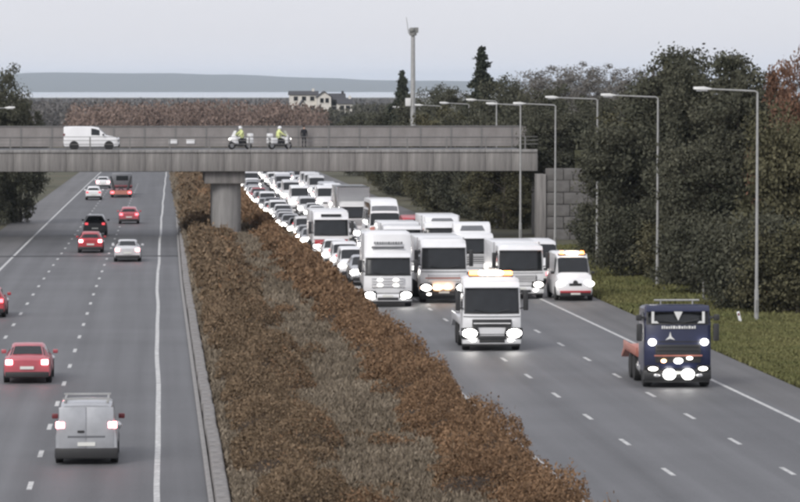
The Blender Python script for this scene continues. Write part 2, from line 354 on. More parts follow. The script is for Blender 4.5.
def scrub():
    Yg = np.concatenate([np.arange(75, 200, 1.0), np.arange(200, 560, 2.5)]); Xg = np.linspace(0, 1, 26)
    v = []; f = []
    for Y in Yg:
        x0, x1 = 1.95 + bend(Y) * .8, medge(Y) - .05
        X = x0 + Xg * (x1 - x0); hl, hr = hfield(X, np.full(len(X), Y))
        v += [(x, Y, gz(Y) + .02 + .5 * h) for x, h in zip(X, np.maximum(hl, hr))]
    n = len(Xg)
    for i in range(len(Yg) - 1):
        for j in range(n - 1): f.append((i * n + j, i * n + j + 1, (i + 1) * n + j + 1, (i + 1) * n + j))
    obj('median_ground', MB().add(v, f).mesh('median_ground'), M['scrubsoil'], kind='structure')
    LP, LS, RP, RS, GP, GS = [], [], [], [], [], []
    for y0, y1, dens, sz in ((78, 130, 560, .050), (130, 175, 320, .068), (175, 280, 100, .13), (280, 520, 26, .26)):
        A = (y1 - y0) * 10; n = int(A * dens)
        X = rng.uniform(1.7, 11.2, n); Y = rng.uniform(y0, y1, n); hl, hr = hfield(X, Y); g = -K * Y
        z = rng.beta(3.2, 1.0, n) * rng.choice([1.0, 1.04, 1.22], n, p=[.6, .3, .1]); s = sz * rng.uniform(.5, 1.5, n)
        m = hl > .10; LP.append(np.stack([X, Y, g + z * hl], 1)[m]); LS.append(s[m])
        m = hr > .10; RP.append(np.stack([X, Y, g + z * hr], 1)[m]); RS.append(s[m])
        n2 = n // 2; X = rng.uniform(1.95, 10.6, n2); Y = rng.uniform(y0, y1, n2); hl, hr = hfield(X, Y)
        m = np.maximum(hl, hr) < .40; q = rng.uniform(.03, .45, n2); GP.append(np.stack([X, Y, -K * Y + q], 1)[m]); GS.append((sz * rng.uniform(.6, 1.4, n2))[m])
    LP, LS, RP, RS = [np.concatenate(q) for q in (LP, LS, RP, RS)]
    def twig(S):
        t = rng.random(len(S)) < .09; return np.where(t, S * .42, S), np.where(t, 14.0, 1.9)
    LS, LA_ = twig(LS); RS, RA_ = twig(RS)
    o = quads('brown_scrub', LP, LS, M['scrub_olive'], LA_, .1, kind='stuff'); tag(o, 'dull brown leafy scrub beside the median kerb wall', 'scrub')
    o = quads('rust_scrub', RP, RS, M['scrub_rust'], RA_, .1, kind='stuff'); tag(o, 'rust coloured leafy scrub along the queueing carriageway', 'scrub')
    o = quads('dry_grass', np.concatenate(GP), np.concatenate(GS), M['drygrass'], 3.2, .5, kind='stuff'); tag(o, 'pale dry grass strip along the middle of the median', 'grass')
scrub()
def verge():
    P, S = [], []
    for y0, y1, d, sz in ((110, 170, 170, .075), (170, 260, 80, .12)):
        n = int((y1 - y0) * 12 * d); X = rng.uniform(23.95, 36, n); Y = rng.uniform(y0, y1, n); h = .04 + .05 * (1 + vnoise(X, Y, 31)) + .12 * np.clip((X - 28) / 6, 0, 1)
        P.append(np.stack([X, Y, -K * Y + rng.uniform(.0, 1, n) * h + .02], 1)); S.append(sz * rng.uniform(.6, 1.5, n))
    o = quads('verge_grass', np.concatenate(P), np.concatenate(S), M['grass'], 2.6, .4, kind='stuff'); tag(o, 'rough green grass on the verge below the trees', 'grass')
verge()

# ------------------------------------------------------------------ bridge
YB0, YB1 = 277.0, 289.0
def zat(py, Y): return at(300, py, Y).z
def bridge():
    g = gz(283); zb, zt = zat(171.5, YB0), zat(149.5, YB0); ztop = zat(126.5, YB1 - .4)
    B = empty('road_bridge', (0, 283, g)); tag(B, 'grey concrete road bridge crossing over both carriageways', 'bridge')
    def part(nm, mb, m, par=B, bev=.0):
        me = mb.mesh(nm, bevel=bev); o = obj(nm, me, M[m], par)
        if par is B: o.location = (0, -283, -g)
        return o
    x0, x1 = -46, 29.9
    part('deck_slab', MB().box(x0, x1, YB0 + .25, YB1 - .25, zt - .5, zt - .06), 'concrete')
    part('deck_surface', MB().box(x0, x1, YB0 + 1.5, YB1 - 1.5, zt - .06, zt - .03), 'asphalt_old')
    for i in range(6):
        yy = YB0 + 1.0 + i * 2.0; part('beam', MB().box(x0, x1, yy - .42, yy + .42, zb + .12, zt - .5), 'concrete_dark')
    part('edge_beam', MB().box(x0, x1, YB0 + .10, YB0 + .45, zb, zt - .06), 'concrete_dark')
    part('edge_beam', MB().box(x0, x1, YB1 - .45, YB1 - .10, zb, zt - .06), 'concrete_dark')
    x = x0; wd = 2.05; pm = MB().box(.012, wd - .012, 0, .1, 0, zt - zb - .28).mesh('fascia_panel', bevel=.015); cm = MB().box(.006, wd - .006, -.09, .45, 0, .24).mesh('coping_stone', bevel=.03)
    while x < x1 - .1:
        obj('fascia_panel', pm, M['concrete'], B, (x, YB0 - 283 + random.uniform(-.01, .01), zb - g + .03))
        obj('coping_stone', cm, M['concrete_light'], B, (x, YB0 - 283, zt - .24 - g + .002))
        x += wd
    # near parapet: posts and thin rails
    pst = MB().box(-.05, .05, -.05, .05, 0, 1.02).mesh('parapet_post'); x = x0 + .5
    while x < x1:
        obj('parapet_post', pst, M['rail'], B, (x, YB0 - 283 + .25, zt - g)); x += 3.1
    for dz in (.42, .72, 1.0): part('parapet_rail', MB().box(x0, x1, YB0 + .225, YB0 + .275, zt + dz - .022, zt + dz + .022), 'rail')
    # far parapet: tall panels between posts
    hh = ztop - zt; fp = MB().box(.05, 2.45, -.03, .03, .05, hh).mesh('parapet_panel'); fpo = MB().box(-.06, .06, -.07, .07, 0, hh + .05).mesh('screen_post'); x = x0
    while x < x1 - .3:
        obj('parapet_panel', fp, M['parapet'], B, (x, YB1 - 283 - .3, zt - g)); obj('screen_post', fpo, M['rail'], B, (x, YB1 - 283 - .3, zt - g)); x += 2.5
    part('screen_rail', MB().box(x0, x1, YB1 - .40, YB1 - .22, ztop + .0, ztop + .07), 'rail')
    part('screen_rail', MB().box(x0, x1, YB1 - .37, YB1 - .25, zt + .78, zt + .86), 'rail')
    # pier
    pc = 5.45; rings = []
    def ring(z, hw, y0, y1, n=10):
        p = [(pc + hw * math.cos(t), y0 - hw * .8 * math.sin(t), z) for t in [math.pi * i / n for i in range(n + 1)]]
        return p + [(pc - hw * math.cos(t), y1 + hw * .8 * math.sin(t), z) for t in [math.pi * i / n for i in range(n + 1)]]
    c = MB().loft([ring(g - .3, 1.14, 279.0, 287), ring(zb - .95, 1.14, 279.0, 287)]); part('pier_column', c, 'concrete_light')
    part('crosshead', MB().box(pc - 1.75, pc + 1.45, 277.6, 288.4, zb - .95, zb + .115), 'concrete', bev=.05)
    # abutment and wing wall of big blocks on the right
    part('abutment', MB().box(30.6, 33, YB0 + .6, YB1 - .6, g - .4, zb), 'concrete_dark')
    part('abutment_pilaster', MB().box(29.65, 30.35, YB0 - 1.6, YB0 + .3, g - .4, zb - .2), 'concrete', bev=.03)
    wm = [MB().box(0, a - .05, 0, .6, .02, .92).mesh('wing_wall_block', bevel=.03) for a in (1.9, 1.4)]
    for r in range(6):
        x = 30.38; k = r % 2
        while x < 35:
            a = (1.9, 1.4)[k]; obj('wing_wall_block', wm[k], M['wallstone'], B, (x, YB0 - 283 - 1.4 + random.uniform(-.03, .03), r * .95 - .1)); x += a; k = 1 - k
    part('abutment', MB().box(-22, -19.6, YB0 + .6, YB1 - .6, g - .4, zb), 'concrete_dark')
    # embankments behind the abutments
    e = MB(); zz = zt - .1
    for sx, xa, xb in ((1, 33.02, 75),):
        e.add([(xa, 277.6, g - .3), (xb, 262, g - .3), (xb, 278, zz), (xa, 279, zz), (xa, 288.4, g - .3), (xb, 304, g - .3), (xb, 288, zz), (xa, 287, zz)], [(0, 1, 2, 3), (3, 2, 6, 7), (7, 6, 5, 4), (0, 3, 7, 4)])
    o = obj('embankment', e.mesh('embankment', smooth=False), M['ground'], kind='structure')
    return B, g, zt, zb, ztop
BR, BG, ZT, ZB, ZTOP = bridge()

# ------------------------------------------------------------------ lamp columns and mast
def lamp(px, py_top, Y, arm_px, label, py_head=None, side=-1, h=None):
    t = at(px, py_top, Y); g = gz(Y); H = t.z - g if h is None else h; Lx = arm_px / F * Y
    root = empty('street_lamp', (t.x, Y, g)); tag(root, label, 'street lamp', 'lamp columns along the motorway')
    c = MB().tube((0, 0, -.1), (0, 0, 1.6), .115, .105, 10).tube((0, 0, 1.55), (0, 0, H - .25), .085, .055, 10)
    obj('column', c.mesh('column'), M['galv'], root)
    a = MB().path([(0, 0, H - .3), (0, 0, H - .08), (side * .12, 0, H), (side * Lx * .5, 0, H + .06), (side * (Lx - .7), 0, H + .10)], [.055, .052, .048, .042, .038]); obj('bracket_arm', a.mesh('bracket_arm'), M['galv'], root)
    b = MB().loft([[(side * (Lx - .85) , yy * .5, H + .10 + zz * .5) for yy, zz in ((-.10, -.05), (.10, -.05), (.09, .07), (-.09, .07))],
                   [(side * (Lx - .45), yy, H + .12 + zz) for yy, zz in ((-.17, -.07), (.17, -.07), (.13, .10), (-.13, .10))],
                   [(side * (Lx + .05), yy * .8, H + .14 + zz * .8) for yy, zz in ((-.17, -.07), (.17, -.07), (.13, .08), (-.13, .08))]])
    h_ = obj('lamp_head', b.mesh('lamp_head', bevel=.02), M['lampwhite'], root)
    obj('lens', MB().box(min(side * (Lx - .62), side * (Lx - .1)), max(side * (Lx - .62), side * (Lx - .1)), -.1, .1, H + .0, H + .045).mesh('lens'), M['chrome'], h_)
    obj('access_door', MB().box(-.05, .05, -.125, -.10, .5, 1.1).mesh('access_door'), M['signgrey'], root)
    return root
lamp(757.5, 91, 170, 64, 'nearest tall grey lamp column, on the grass verge beside the rust coloured tree')
lamp(658, 97, 203, 57, 'tall grey lamp column second from the right, behind the blue truck')
lamp(597.5, 99, 229, 52, 'tall lamp column right of the white van with amber beacons')
lamp(555.5, 105, 250, 42, 'lamp column standing before the block wing wall of the bridge')
lamp(520.5, 105, 266, 34, 'lamp column crossing in front of the bridge deck right end')
lamp(496.5, 101, 302, 30, 'lamp column behind the bridge parapet, rightmost of the four beyond it')
lamp(469, 104, 336, 29, 'lamp column behind the bridge, second from the right beyond it')
lamp(441, 106, 370, 26, 'lamp column behind the bridge, just right of the tall camera mast')
lamp(420, 108, 408, 27, 'lamp column behind the bridge, close beside the tall camera mast')
lamp(-24, 109, 300, 38, 'lamp at the left edge, its white head reaching in over the bridge', side=1)
def mast():
    Y = 398; t = at(413, 34, Y); g = gz(Y); H = t.z - g; r = empty('camera_mast', (t.x, Y, g)); tag(r, 'tall slim grey camera mast rising behind the bridge', 'mast')
    obj('pole', MB().tube((0, 0, -.1), (0, 0, H), .36, .22, 14).mesh('pole'), M['galv'], r)
    obj('camera_housing', MB().tube((0, 0, H - .15), (0, 0, H + .25), .42, .42, 12).sphere((-.15, -.25, H + .45), .34).box(.1, .6, -.2, .2, H + .15, H + .75).mesh('camera_housing'), M['signgrey'], r)
    obj('antenna', MB().tube((-.5, 0, H + .1), (-.75, 0, H + 1.9), .05, .03).tube((-.5, 0, H + .1), (0, 0, H + .1), .06).mesh('antenna'), M['galv'], r)
    obj('cabinet', MB().box(-.85, -.25, -.3, .3, H * .56, H * .56 + .9).mesh('cabinet', bevel=.04), M['lampwhite'], r)
mast()
def roadside():
    p = at(703.5, 300, 187); g = gz(187); r = empty('road_sign', (p.x, 187, g)); tag(r, 'round grey backed road sign on a thin pole at the edge of the trees', 'sign')
    s_ = F / 187; H = 42 / s_
    obj('pole', MB().tube((0, 0, -.1), (0, 0, H), .06).mesh('pole'), M['signgrey'], r)
    obj('sign_plate', MB().tube((0, -.10, H - .15), (0, -.07, H - .15), .42, .42, 20).mesh('sign_plate'), M['signgrey'], r)
    obj('side_plate', MB().box(-.72, -.45, -.10, -.07, H - .3, H).box(.45, .72, -.10, -.07, H - .3, H).mesh('side_plate'), M['signgrey'], r)
    p = gp(741, 324); r = empty('marker_post', (p.x, p.y, p.z), (0, -.25, 0)); tag(r, 'leaning white marker post on the grass verge', 'post')
    obj('post', MB().box(-.07, .07, -.03, .03, -.1, .62).mesh('post', bevel=.02), M['white'], r); obj('reflector', MB().box(-.04, .04, -.04, -.031, .42, .54).mesh('reflector'), M['darkred'], r)
    for px, nm in ((173, 'left'), (190.5, 'right')):
        q = at(px, 141.5, YB1 - .40); o = obj('notice_plate', MB().box(-.34, .34, -.02, .02, -.17, .17).mesh('notice_plate', bevel=.01), M['white'], None, (q.x, YB1 - .42, q.z)); tag(o, 'small white notice plate on the far bridge parapet, %s one of the pair' % nm, 'sign', 'notice plates on the parapet')
roadside()

# ------------------------------------------------------------------ trees
def tree_proto(kind, H, R, seed, leaf=.135, ncl=300, per=135, base=.10):
    r = np.random.default_rng(seed); P = []
    cl = []
    if kind == 'conifer':
        for i in range(ncl):
            t = r.beta(1.0, 1.35); z = H * (base + (1 - base) * t); a = r.uniform(0, 6.283); rad = R * (1 - t) ** .8 * (.25 + .9 * r.random() ** .8) * (.8 + .35 * math.sin(z * 2.9 + 2 * math.sin(a)))
            cl.append((rad * math.cos(a), rad * math.sin(a), z, .14 + .20 * (1 - t)))
        for i in range(6): cl.append((0, 0, H * (.92 + .018 * i), .13))
    else:
        lob = [(r.normal(0, R * .33), r.normal(0, R * .33), H * r.uniform(.30, .82), R * r.uniform(.42, .68)) for _ in range(9)] + [(r.normal(0, R * .18), r.normal(0, R * .18), H * .88, R * .3), (r.normal(0, R * .3), r.normal(0, R * .3), H * .18, R * .75), (r.normal(0, R * .5), r.normal(0, R * .5), H * .94, R * .16), (r.normal(0, R * .5), r.normal(0, R * .5), H * .90, R * .18)]
        wts = np.array([l[3] ** 2 for l in lob]); wts /= wts.sum()
        for i in range(ncl):
            l = lob[r.choice(len(lob), p=wts)]; d = r.normal(size=3); d /= np.linalg.norm(d); rr = l[3] * r.random() ** .35
            cl.append((l[0] + d[0] * rr, l[1] + d[1] * rr, max(H * .05, l[2] + d[2] * rr * 1.2), r.uniform(.25, .5)))
    for x, y, z, s_ in cl: P.append(r.normal(size=(per, 3)) * np.array([s_, s_, s_ * .7]) + (x, y, z))
    P = np.concatenate(P); crown = quads('crown', P, leaf * r.uniform(.6, 1.4, len(P)), None, 1.7)
    t = MB(); t.path([(0, 0, -.3), (.05, .03, H * .25), (-.08, .05, H * .55), (.03, 0, H * .9)], [H * .022 + .05, H * .018, H * .011, .02], 8)
    for i in range(11):
        c = cl[int(r.integers(len(cl)))]; z0 = max(H * .1, c[2] * .72); t.path([(0, 0, z0), (c[0] * .5, c[1] * .5, z0 + (c[2] - z0) * .6), c[:3]], [H * .007, H * .005, .012], 5)
    return crown, t.mesh('trunk')
PR = {'a': tree_proto('broad', 13, 3.6, 1), 'b': tree_proto('broad', 11.5, 3.9, 2), 'c': tree_proto('broad', 13.5, 3.3, 3), 'd': tree_proto('broad', 9, 3.6, 4),
      'k': tree_proto('conifer', 14.5, 2.7, 5, .16, 330, 80), 'l': tree_proto('conifer', 12.5, 3.1, 6, .16, 330, 80), 's': tree_proto('broad', 4.6, 2.5, 8, .12, 170, 130), 'g': tree_proto('broad', 12.5, 4.2, 9, .15, 230, 55)}
HT = {'a': 13, 'b': 11.5, 'c': 13.5, 'd': 9, 'k': 14.5, 'l': 12.5, 's': 4.6, 'g': 12.5}
def tree(k, X, Y, sc, m, label, name='broadleaf_tree', zoff=0, cat='tree', group=None, rz=None):
    g = gz(Y) + zoff; r = empty(name, (X, Y, g), (0, 0, random.uniform(0, 6.28) if rz is None else rz)); r.scale = (sc[0], sc[0], sc[1]); tag(r, label, cat, group)
    obj('crown', PR[k][0], M[m], r); obj('trunk', PR[k][1], M['bark'], r); return r
def tree_px(k, px, pytop, Y, wd, m, label, **kw):
    t = at(px, pytop, Y); zo = kw.get('zoff', 0); sz = (t.z - gz(Y) - zo) / (HT[k] * 1.0); tree(k, t.x, Y, (wd, sz), m, label, **kw)
G1 = 'trees on the right bank'
spec = [('b', 796, 58, 190, .62, 'leaf_rust', 'rust orange leaved tree at the right edge behind the nearest lamp column'),
 ('s', 798, 225, 174, .9, 'leaf_olive', 'low olive bush at the right edge under the rust tree'),
 ('c', 738, 42, 200, .95, 'leaf_dark', 'tall dark evergreen tree just left of the rust tree'),
 ('a', 712, 46, 208, .9, 'leaf_dark', 'dark evergreen tree right behind the round backed sign'),
 ('c', 654, 41, 222, 1.0, 'leaf_dark', 'tallest dark evergreen tree, rising behind the second lamp column'),
 ('a', 676, 58, 224, .95, 'leaf_olive', 'olive green tree tucked between the tall evergreens'),
 ('d', 788, 120, 181, .85, 'leaf_olive', 'olive green tree under the nearest lamp arm'),
 ('b', 644, 84, 236, .95, 'leaf_dark', 'dark evergreen tree between the second and third lamp columns'),
 ('a', 738, 84, 195, .85, 'leaf_dark', 'broad dark evergreen tree in front row below the nearest lamp head'),
 ('d', 692, 140, 213, .85, 'leaf_dark', 'lower dark evergreen tree behind the blue truck roof'),
 ('b', 624, 100, 250, .8, 'leaf_dark', 'dark evergreen tree behind the third lamp column'),
 ('d', 652, 150, 228, .8, 'leaf_dark', 'lower dark evergreen tree just left of the second lamp column'),
 ('d', 632, 150, 240, .8, 'leaf_dark', 'lower dark evergreen tree right of the third lamp column'),
 
 ('s', 606, 205, 246, .8, 'leaf_dark', 'dark bush right of the bridge wing wall'),
 ('s', 646, 205, 212, .9, 'leaf_dark', 'dark bush at the foot of the second lamp column'),
 ('s', 674, 222, 210, .9, 'leaf_olive', 'olive bush between the second lamp and the round sign'),
 ('s', 722, 215, 192, 1.0, 'leaf_dark', 'dark bush right of the round backed sign'),
 ('s', 745, 222, 180, .9, 'leaf_dark', 'dark bush left of the nearest lamp column'),
 ('s', 775, 215, 177, 1.0, 'leaf_dark', 'dark bush right of the nearest lamp column'),
 ('s', 626, 212, 238, .8, 'leaf_dark', 'dark bush right of the white van with beacons'),
 ('s', 697, 218, 204, .8, 'leaf_dark', 'dark bush behind the round backed sign pole')]
for k, px, py, Y, wd, m, lb in spec: tree_px(k, px, py, Y, wd, m, lb, group=G1, name='bush' if k == 's' else 'broadleaf_tree', cat='bush' if k == 's' else 'tree')
tree_px('d', 560, 112, 281, .85, 'leaf_dark', 'dark evergreen tree on the embankment overhanging the bridge wing wall', zoff=5)
tree_px('b', 598, 98, 286, .85, 'leaf_dark', 'dark evergreen tree on the embankment behind the third lamp column top', zoff=4)
tree_px('s', 551, 116, 279.5, .75, 'leaf_dark', 'dark bush hanging over the right end of the bridge parapet', zoff=4.2, name='bush', cat='bush')
tree_px('k', 482, 50, 350, 1.15, 'leaf_conifer', 'tall pointed conifer behind the bridge, between two lamp columns', name='conifer_tree')
tree_px('l', 402, 73, 430, 1.0, 'leaf_conifer', 'pointed conifer just left of the camera mast', name='conifer_tree')
for i, (k, px, py, Y, wd, m, d) in enumerate([('b', 440, 88, 420, 1.1, 'leaf_dark', 'right of the camera mast'), ('a', 461, 84, 390, 1.1, 'leaf_dark', 'left of the tall conifer'),
   ('b', 505, 80, 340, 1.0, 'leaf_dark', 'right of the tall conifer'), ('a', 530, 92, 322, 1.0, 'leaf_dark', 'above the bridge right end'), ('d', 420, 104, 405, 1.1, 'leaf_dark', 'under the lamp beside the camera mast'),
   ('d', 450, 112, 350, 1.0, 'leaf_olive', 'lowest one left of the tall conifer'), ('d', 478, 112, 330, 1.0, 'leaf_dark', 'at the foot of the tall conifer'), ('d', 510, 112, 308, .9, 'leaf_dark', 'nearest to the bridge right end'), ('d', 385, 112, 470, 1.2, 'leaf_dark', 'left of the pointed conifer by the mast'),
   ('d', 360, 116, 520, 1.2, 'leaf_dark', 'below the white far house'), ('b', 548, 88, 318, .95, 'leaf_dark', 'right of the bridge end')]):
    tree_px(k, px, py, Y, wd, m, 'dark tree behind the bridge, ' + d, group='trees beyond the bridge')
for px, py, Y, d in ((555, 72, 560, 'leftmost of five'), (585, 68, 600, 'second of five from the left'), (610, 70, 590, 'middle one of five'), (632, 74, 560, 'fourth of five from the left'), (535, 80, 620, 'lowest of five')):
    tree_px('g', px, py, Y, 1.25, 'leaf_grey', 'pale bare grey tree in the haze, ' + d, group='bare trees in the haze', zoff=2)
# left side beyond the bridge
tree_px('b', -6, 68, 312, .8, 'leaf_dark', 'dark round tree at the left edge above the bridge'); tree_px('d', 20, 98, 318, .55, 'leaf_dark', 'smaller dark tree beside the round tree at the left edge')
for i, (px, py, Y, wd) in enumerate(((-4, 176, 305, 1.0), (18, 180, 318, .9), (33, 184, 345, .9), (48, 184, 375, .9), (58, 182, 410, .9), (66, 179, 455, .9))):
    t = gp(px, 232 - (Y - 305) * .32); tree('s', -18.0 + bend(Y), Y, (wd, .7), 'leaf_dark' if i != 1 else 'leaf_olive', 'dark roadside bush seen under the bridge on the left, %s from the left' % ORD[i], name='bush', cat='bush', group='bushes under the bridge on the left')
# undergrowth along the right side beyond the bridge
for i in range(7):
    Y = 300 + i * 22; tree('d', 29.5 - i * .15, Y, (.8, .75), 'leaf_dark' if i % 3 else 'leaf_olive', 'dark roadside tree seen under the bridge on the right, %s back' % ORD[i], group='roadside trees under the bridge')

# ------------------------------------------------------------------ far woods, houses
def wood(name, px0, px1, Y0, Y1, top, n, sz, m, label, seed, fade=40., rad=2.6):
    r = np.random.default_rng(seed); P = []; nt_ = 420; per = n // nt_
    for i in range(nt_):
        px = r.uniform(px0, px1); Y = r.uniform(Y0, Y1)
        if r.random() > .12 + min(px - px0, px1 - px) / fade: continue
        X = (px - 157) / F * Y; g = gz(Y); H = (CAMZ - (top - HORIZ) / F * Y - g) * r.uniform(.74, 1.10); rr = rad * r.uniform(.6, 1.3); k = rr / rad
        d = r.normal(size=(per, 3)); d /= np.linalg.norm(d, axis=1)[:, None]; d *= (r.random(per) ** .45)[:, None]
        P.append(np.stack([X + d[:, 0] * rr, Y + d[:, 1] * rr, g + H * .55 + d[:, 2] * H * .45], 1))
    P = np.concatenate(P)
    o = quads(name, P, sz * r.uniform(.5, 1.5, len(P)), M[m], 1.9, .3, kind='stuff'); tag(o, label, 'wood')
wood('far_wood', 70, 330, 760, 900, 102.5, 75000, .36, 'wood_rust', 'rust brown winter wood beyond the bridge', 51)
wood('far_wood', -60, 130, 1000, 1300, 101, 40000, .6, 'wood_grey', 'grey brown low wood beyond the bridge on the left', 52, 40., 3.5)
wood('far_wood', 270, 420, 1050, 1250, 104, 36000, .55, 'wood_dark', 'dark green wood around the white far houses', 53, 40., 3.2)
wood('far_wood', -90, 420, 2600, 3200, 98.8, 24000, 1.4, 'wood_grey', 'faint grey tree line along the near shore of the water', 54, 5., 9)
def house(px0, px1, pyt, pye, Y, m, label, name='far_house', nwin=3):
    a = at(px0, pye, Y); b = at(px1, pye, Y); W = b.x - a.x; g = gz(Y); he = a.z - g; hr = at(px0, pyt, Y).z - g; D = 7
    r = empty(name, (a.x, Y, g)); tag(r, label, 'building')
    obj('wall', MB().box(0, W, 0, D, -.5, he).mesh('wall'), M[m], r)
    rf = obj('roof', MB().prism([(-.3, he), (D / 2, hr), (D + .3, he), (D + .3, he + .15), (D / 2, hr + .2), (-.3, he + .15)], -.3, W + .3).mesh('roof', smooth=False), M['slate'], r)
    obj('chimney', MB().box(W * .8, W * .8 + .7, D / 2 - .4, D / 2 + .4, he, hr + .9).mesh('chimney'), M[m], rf)
    for i in range(nwin):
        x = W * (i + .7) / (nwin + .4)
        for z in (he - 1.6, he - 4.2):
            w_ = obj('window', MB().box(x - .6, x + .6, -.06, .05, z, z + 1.2).mesh('window'), M['glass'], r); obj('sill', MB().box(x - .7, x + .7, -.14, -.02, z - .12, z - .01).mesh('sill'), M['render'], w_)
def gable(px0, px1, pyt, pye, Y, label):
    a = at(px0, pye, Y); b = at(px1, pye, Y); W = b.x - a.x; g = gz(Y); he = a.z - g; hr = at(px0, pyt, Y).z - g
    r = empty('far_house', (a.x, Y, g)); tag(r, label, 'building')
    obj('wall', MB().prismy([(0, -.5), (W, -.5), (W, he), (W / 2, hr), (0, he)], 0, 10).mesh('wall', smooth=False), M['render'], r)
    obj('roof', MB().prismy([(-.3, he - .1), (W / 2, hr + .05), (W + .3, he - .1), (W + .3, he + .1), (W / 2, hr + .3), (-.3, he + .1)], -.3, 10.3).mesh('roof', smooth=False), M['slate'], r)
    for x in (.3, .7):
        w_ = obj('window', MB().box(W * x - .5, W * x + .5, -.06, .05, he - 1.6, he - .3).mesh('window'), M['glass'], r); obj('sill', MB().box(W * x - .6, W * x + .6, -.14, -.02, he - 1.72, he - 1.61).mesh('sill'), M['render'], w_)
wood('far_wood', 278, 372, 890, 965, 108.5, 22000, .45, 'wood_dark', 'dark hedge trees in front of the far houses', 57)
house(290, 318, 91.5, 95, 1010, 'render', 'long white rendered house left of the dark roofed one far beyond the bridge')
gable(318, 331, 92, 97, 1000, 'white gable ended house in the middle of the far cluster')
house(330, 345, 94, 100, 1002, 'slate', 'dark slate clad house right of the white gable', nwin=2)
house(338, 352, 99, 104, 985, 'render', 'low white house at the right of the far cluster', nwin=2)
gable(300, 306, 101, 106, 960, 'small white gabled outbuilding below the long far house')

# ------------------------------------------------------------------ vehicles (local frame: front at y = 0 facing -y, ground at z = 0)
KIND = {}
class Kind:
    def __init__(s): s.p = []
    def add(s, name, me, m, par=-1, loc=(0, 0, 0)): s.p.append((name, me, m, par, loc)); return len(s.p) - 1
WH = {}
def wheel_mesh(r, wd):
    if (r, wd) not in WH:
        n = 20; prof = [(r * .62, -wd / 2), (r * .94, -wd / 2), (r, -wd * .32), (r, wd * .32), (r * .94, wd / 2), (r * .62, wd / 2)]
        rings = [[(x, rr * math.cos(2 * math.pi * i / n), rr * math.sin(2 * math.pi * i / n)) for i in range(n)] for rr, x in prof]
        rp = [(.02, -wd * .30), (r * .2, -wd * .36), (r * .5, -wd * .22), (r * .63, -wd * .46), (r * .63, wd * .46), (r * .5, wd * .22), (r * .2, wd * .36), (.02, wd * .30)]
        rr_ = [[(x, q * math.cos(2 * math.pi * i / n), q * math.sin(2 * math.pi * i / n)) for i in range(n)] for q, x in rp]
        WH[(r, wd)] = (MB().loft(rings).mesh('tyre'), MB().loft(rr_).mesh('rim'))
    return WH[(r, wd)]
def wheel(k, x, y, r, wd):
    t, rm = wheel_mesh(r, wd); i = k.add('wheel', t, 'tyre', -1, (x, y, r)); k.add('rim', rm, 'rim', i)
def half(st):
    y, w_, zb, zl, wr, zr = st
    return [(0, zb), (w_ * .80, zb), (w_ * .96, zb + .07), (w_, zb + .24), (w_ * .99, zb + (zl - zb) * .72), (w_ * .94, zl), (wr, zr - .07), (wr * .86, zr - .012), (0, zr)]
class Body:
    def __init__(s, sts): s.s = sts; s.h = [half(a) for a in sts]
    def P(s, i, u):
        i = max(0, min(len(s.s) - 1.0001, i)); a = int(i); t = i - a; q = 8 - abs(u); j = min(7, int(q)); v = q - j; sg = 1 if u >= 0 else -1
        def pt(k): h = s.h[k]; return Vector((sg * (h[j][0] * (1 - v) + h[j + 1][0] * v), s.s[k][0], h[j][1] * (1 - v) + h[j + 1][1] * v))
        return pt(a) * (1 - t) + pt(a + 1) * t
    def body(s, name='body'):
        rings = []
        for k, st in enumerate(s.s):
            h = s.h[k]; y = st[0]; rings.append([(x, y, z) for x, z in h] + [(-x, y, z) for x, z in h[-2:0:-1]])
        return MB().loft(rings).mesh(name, ang=40)
    def patch(s, name, i0, i1, u0, u1, off=.012, nu=4, ni=2):
        v = []; f = []
        for a in range(ni + 1):
            for b in range(nu + 1):
                i = i0 + (i1 - i0) * a / ni; u = u0 + (u1 - u0) * b / nu; p = s.P(i, u); e = .02
                n = (s.P(i + e, u) - s.P(i - e, u)).cross(s.P(i, u + e) - s.P(i, u - e))
                c = p - Vector((0, p.y, .7)); n = n.normalized() if n.length > 1e-9 else Vector((0, 0, 1))
                if n.dot(p - Vector((0, (s.s[0][0] + s.s[-1][0]) / 2, .7))) < 0: n = -n
                v.append(p + n * off)
        for a in range(ni):
            for b in range(nu): k = a * (nu + 1) + b; f.append((k, k + 1, k + nu + 2, k + nu + 1))
        return MB().add(v, f).mesh(name)
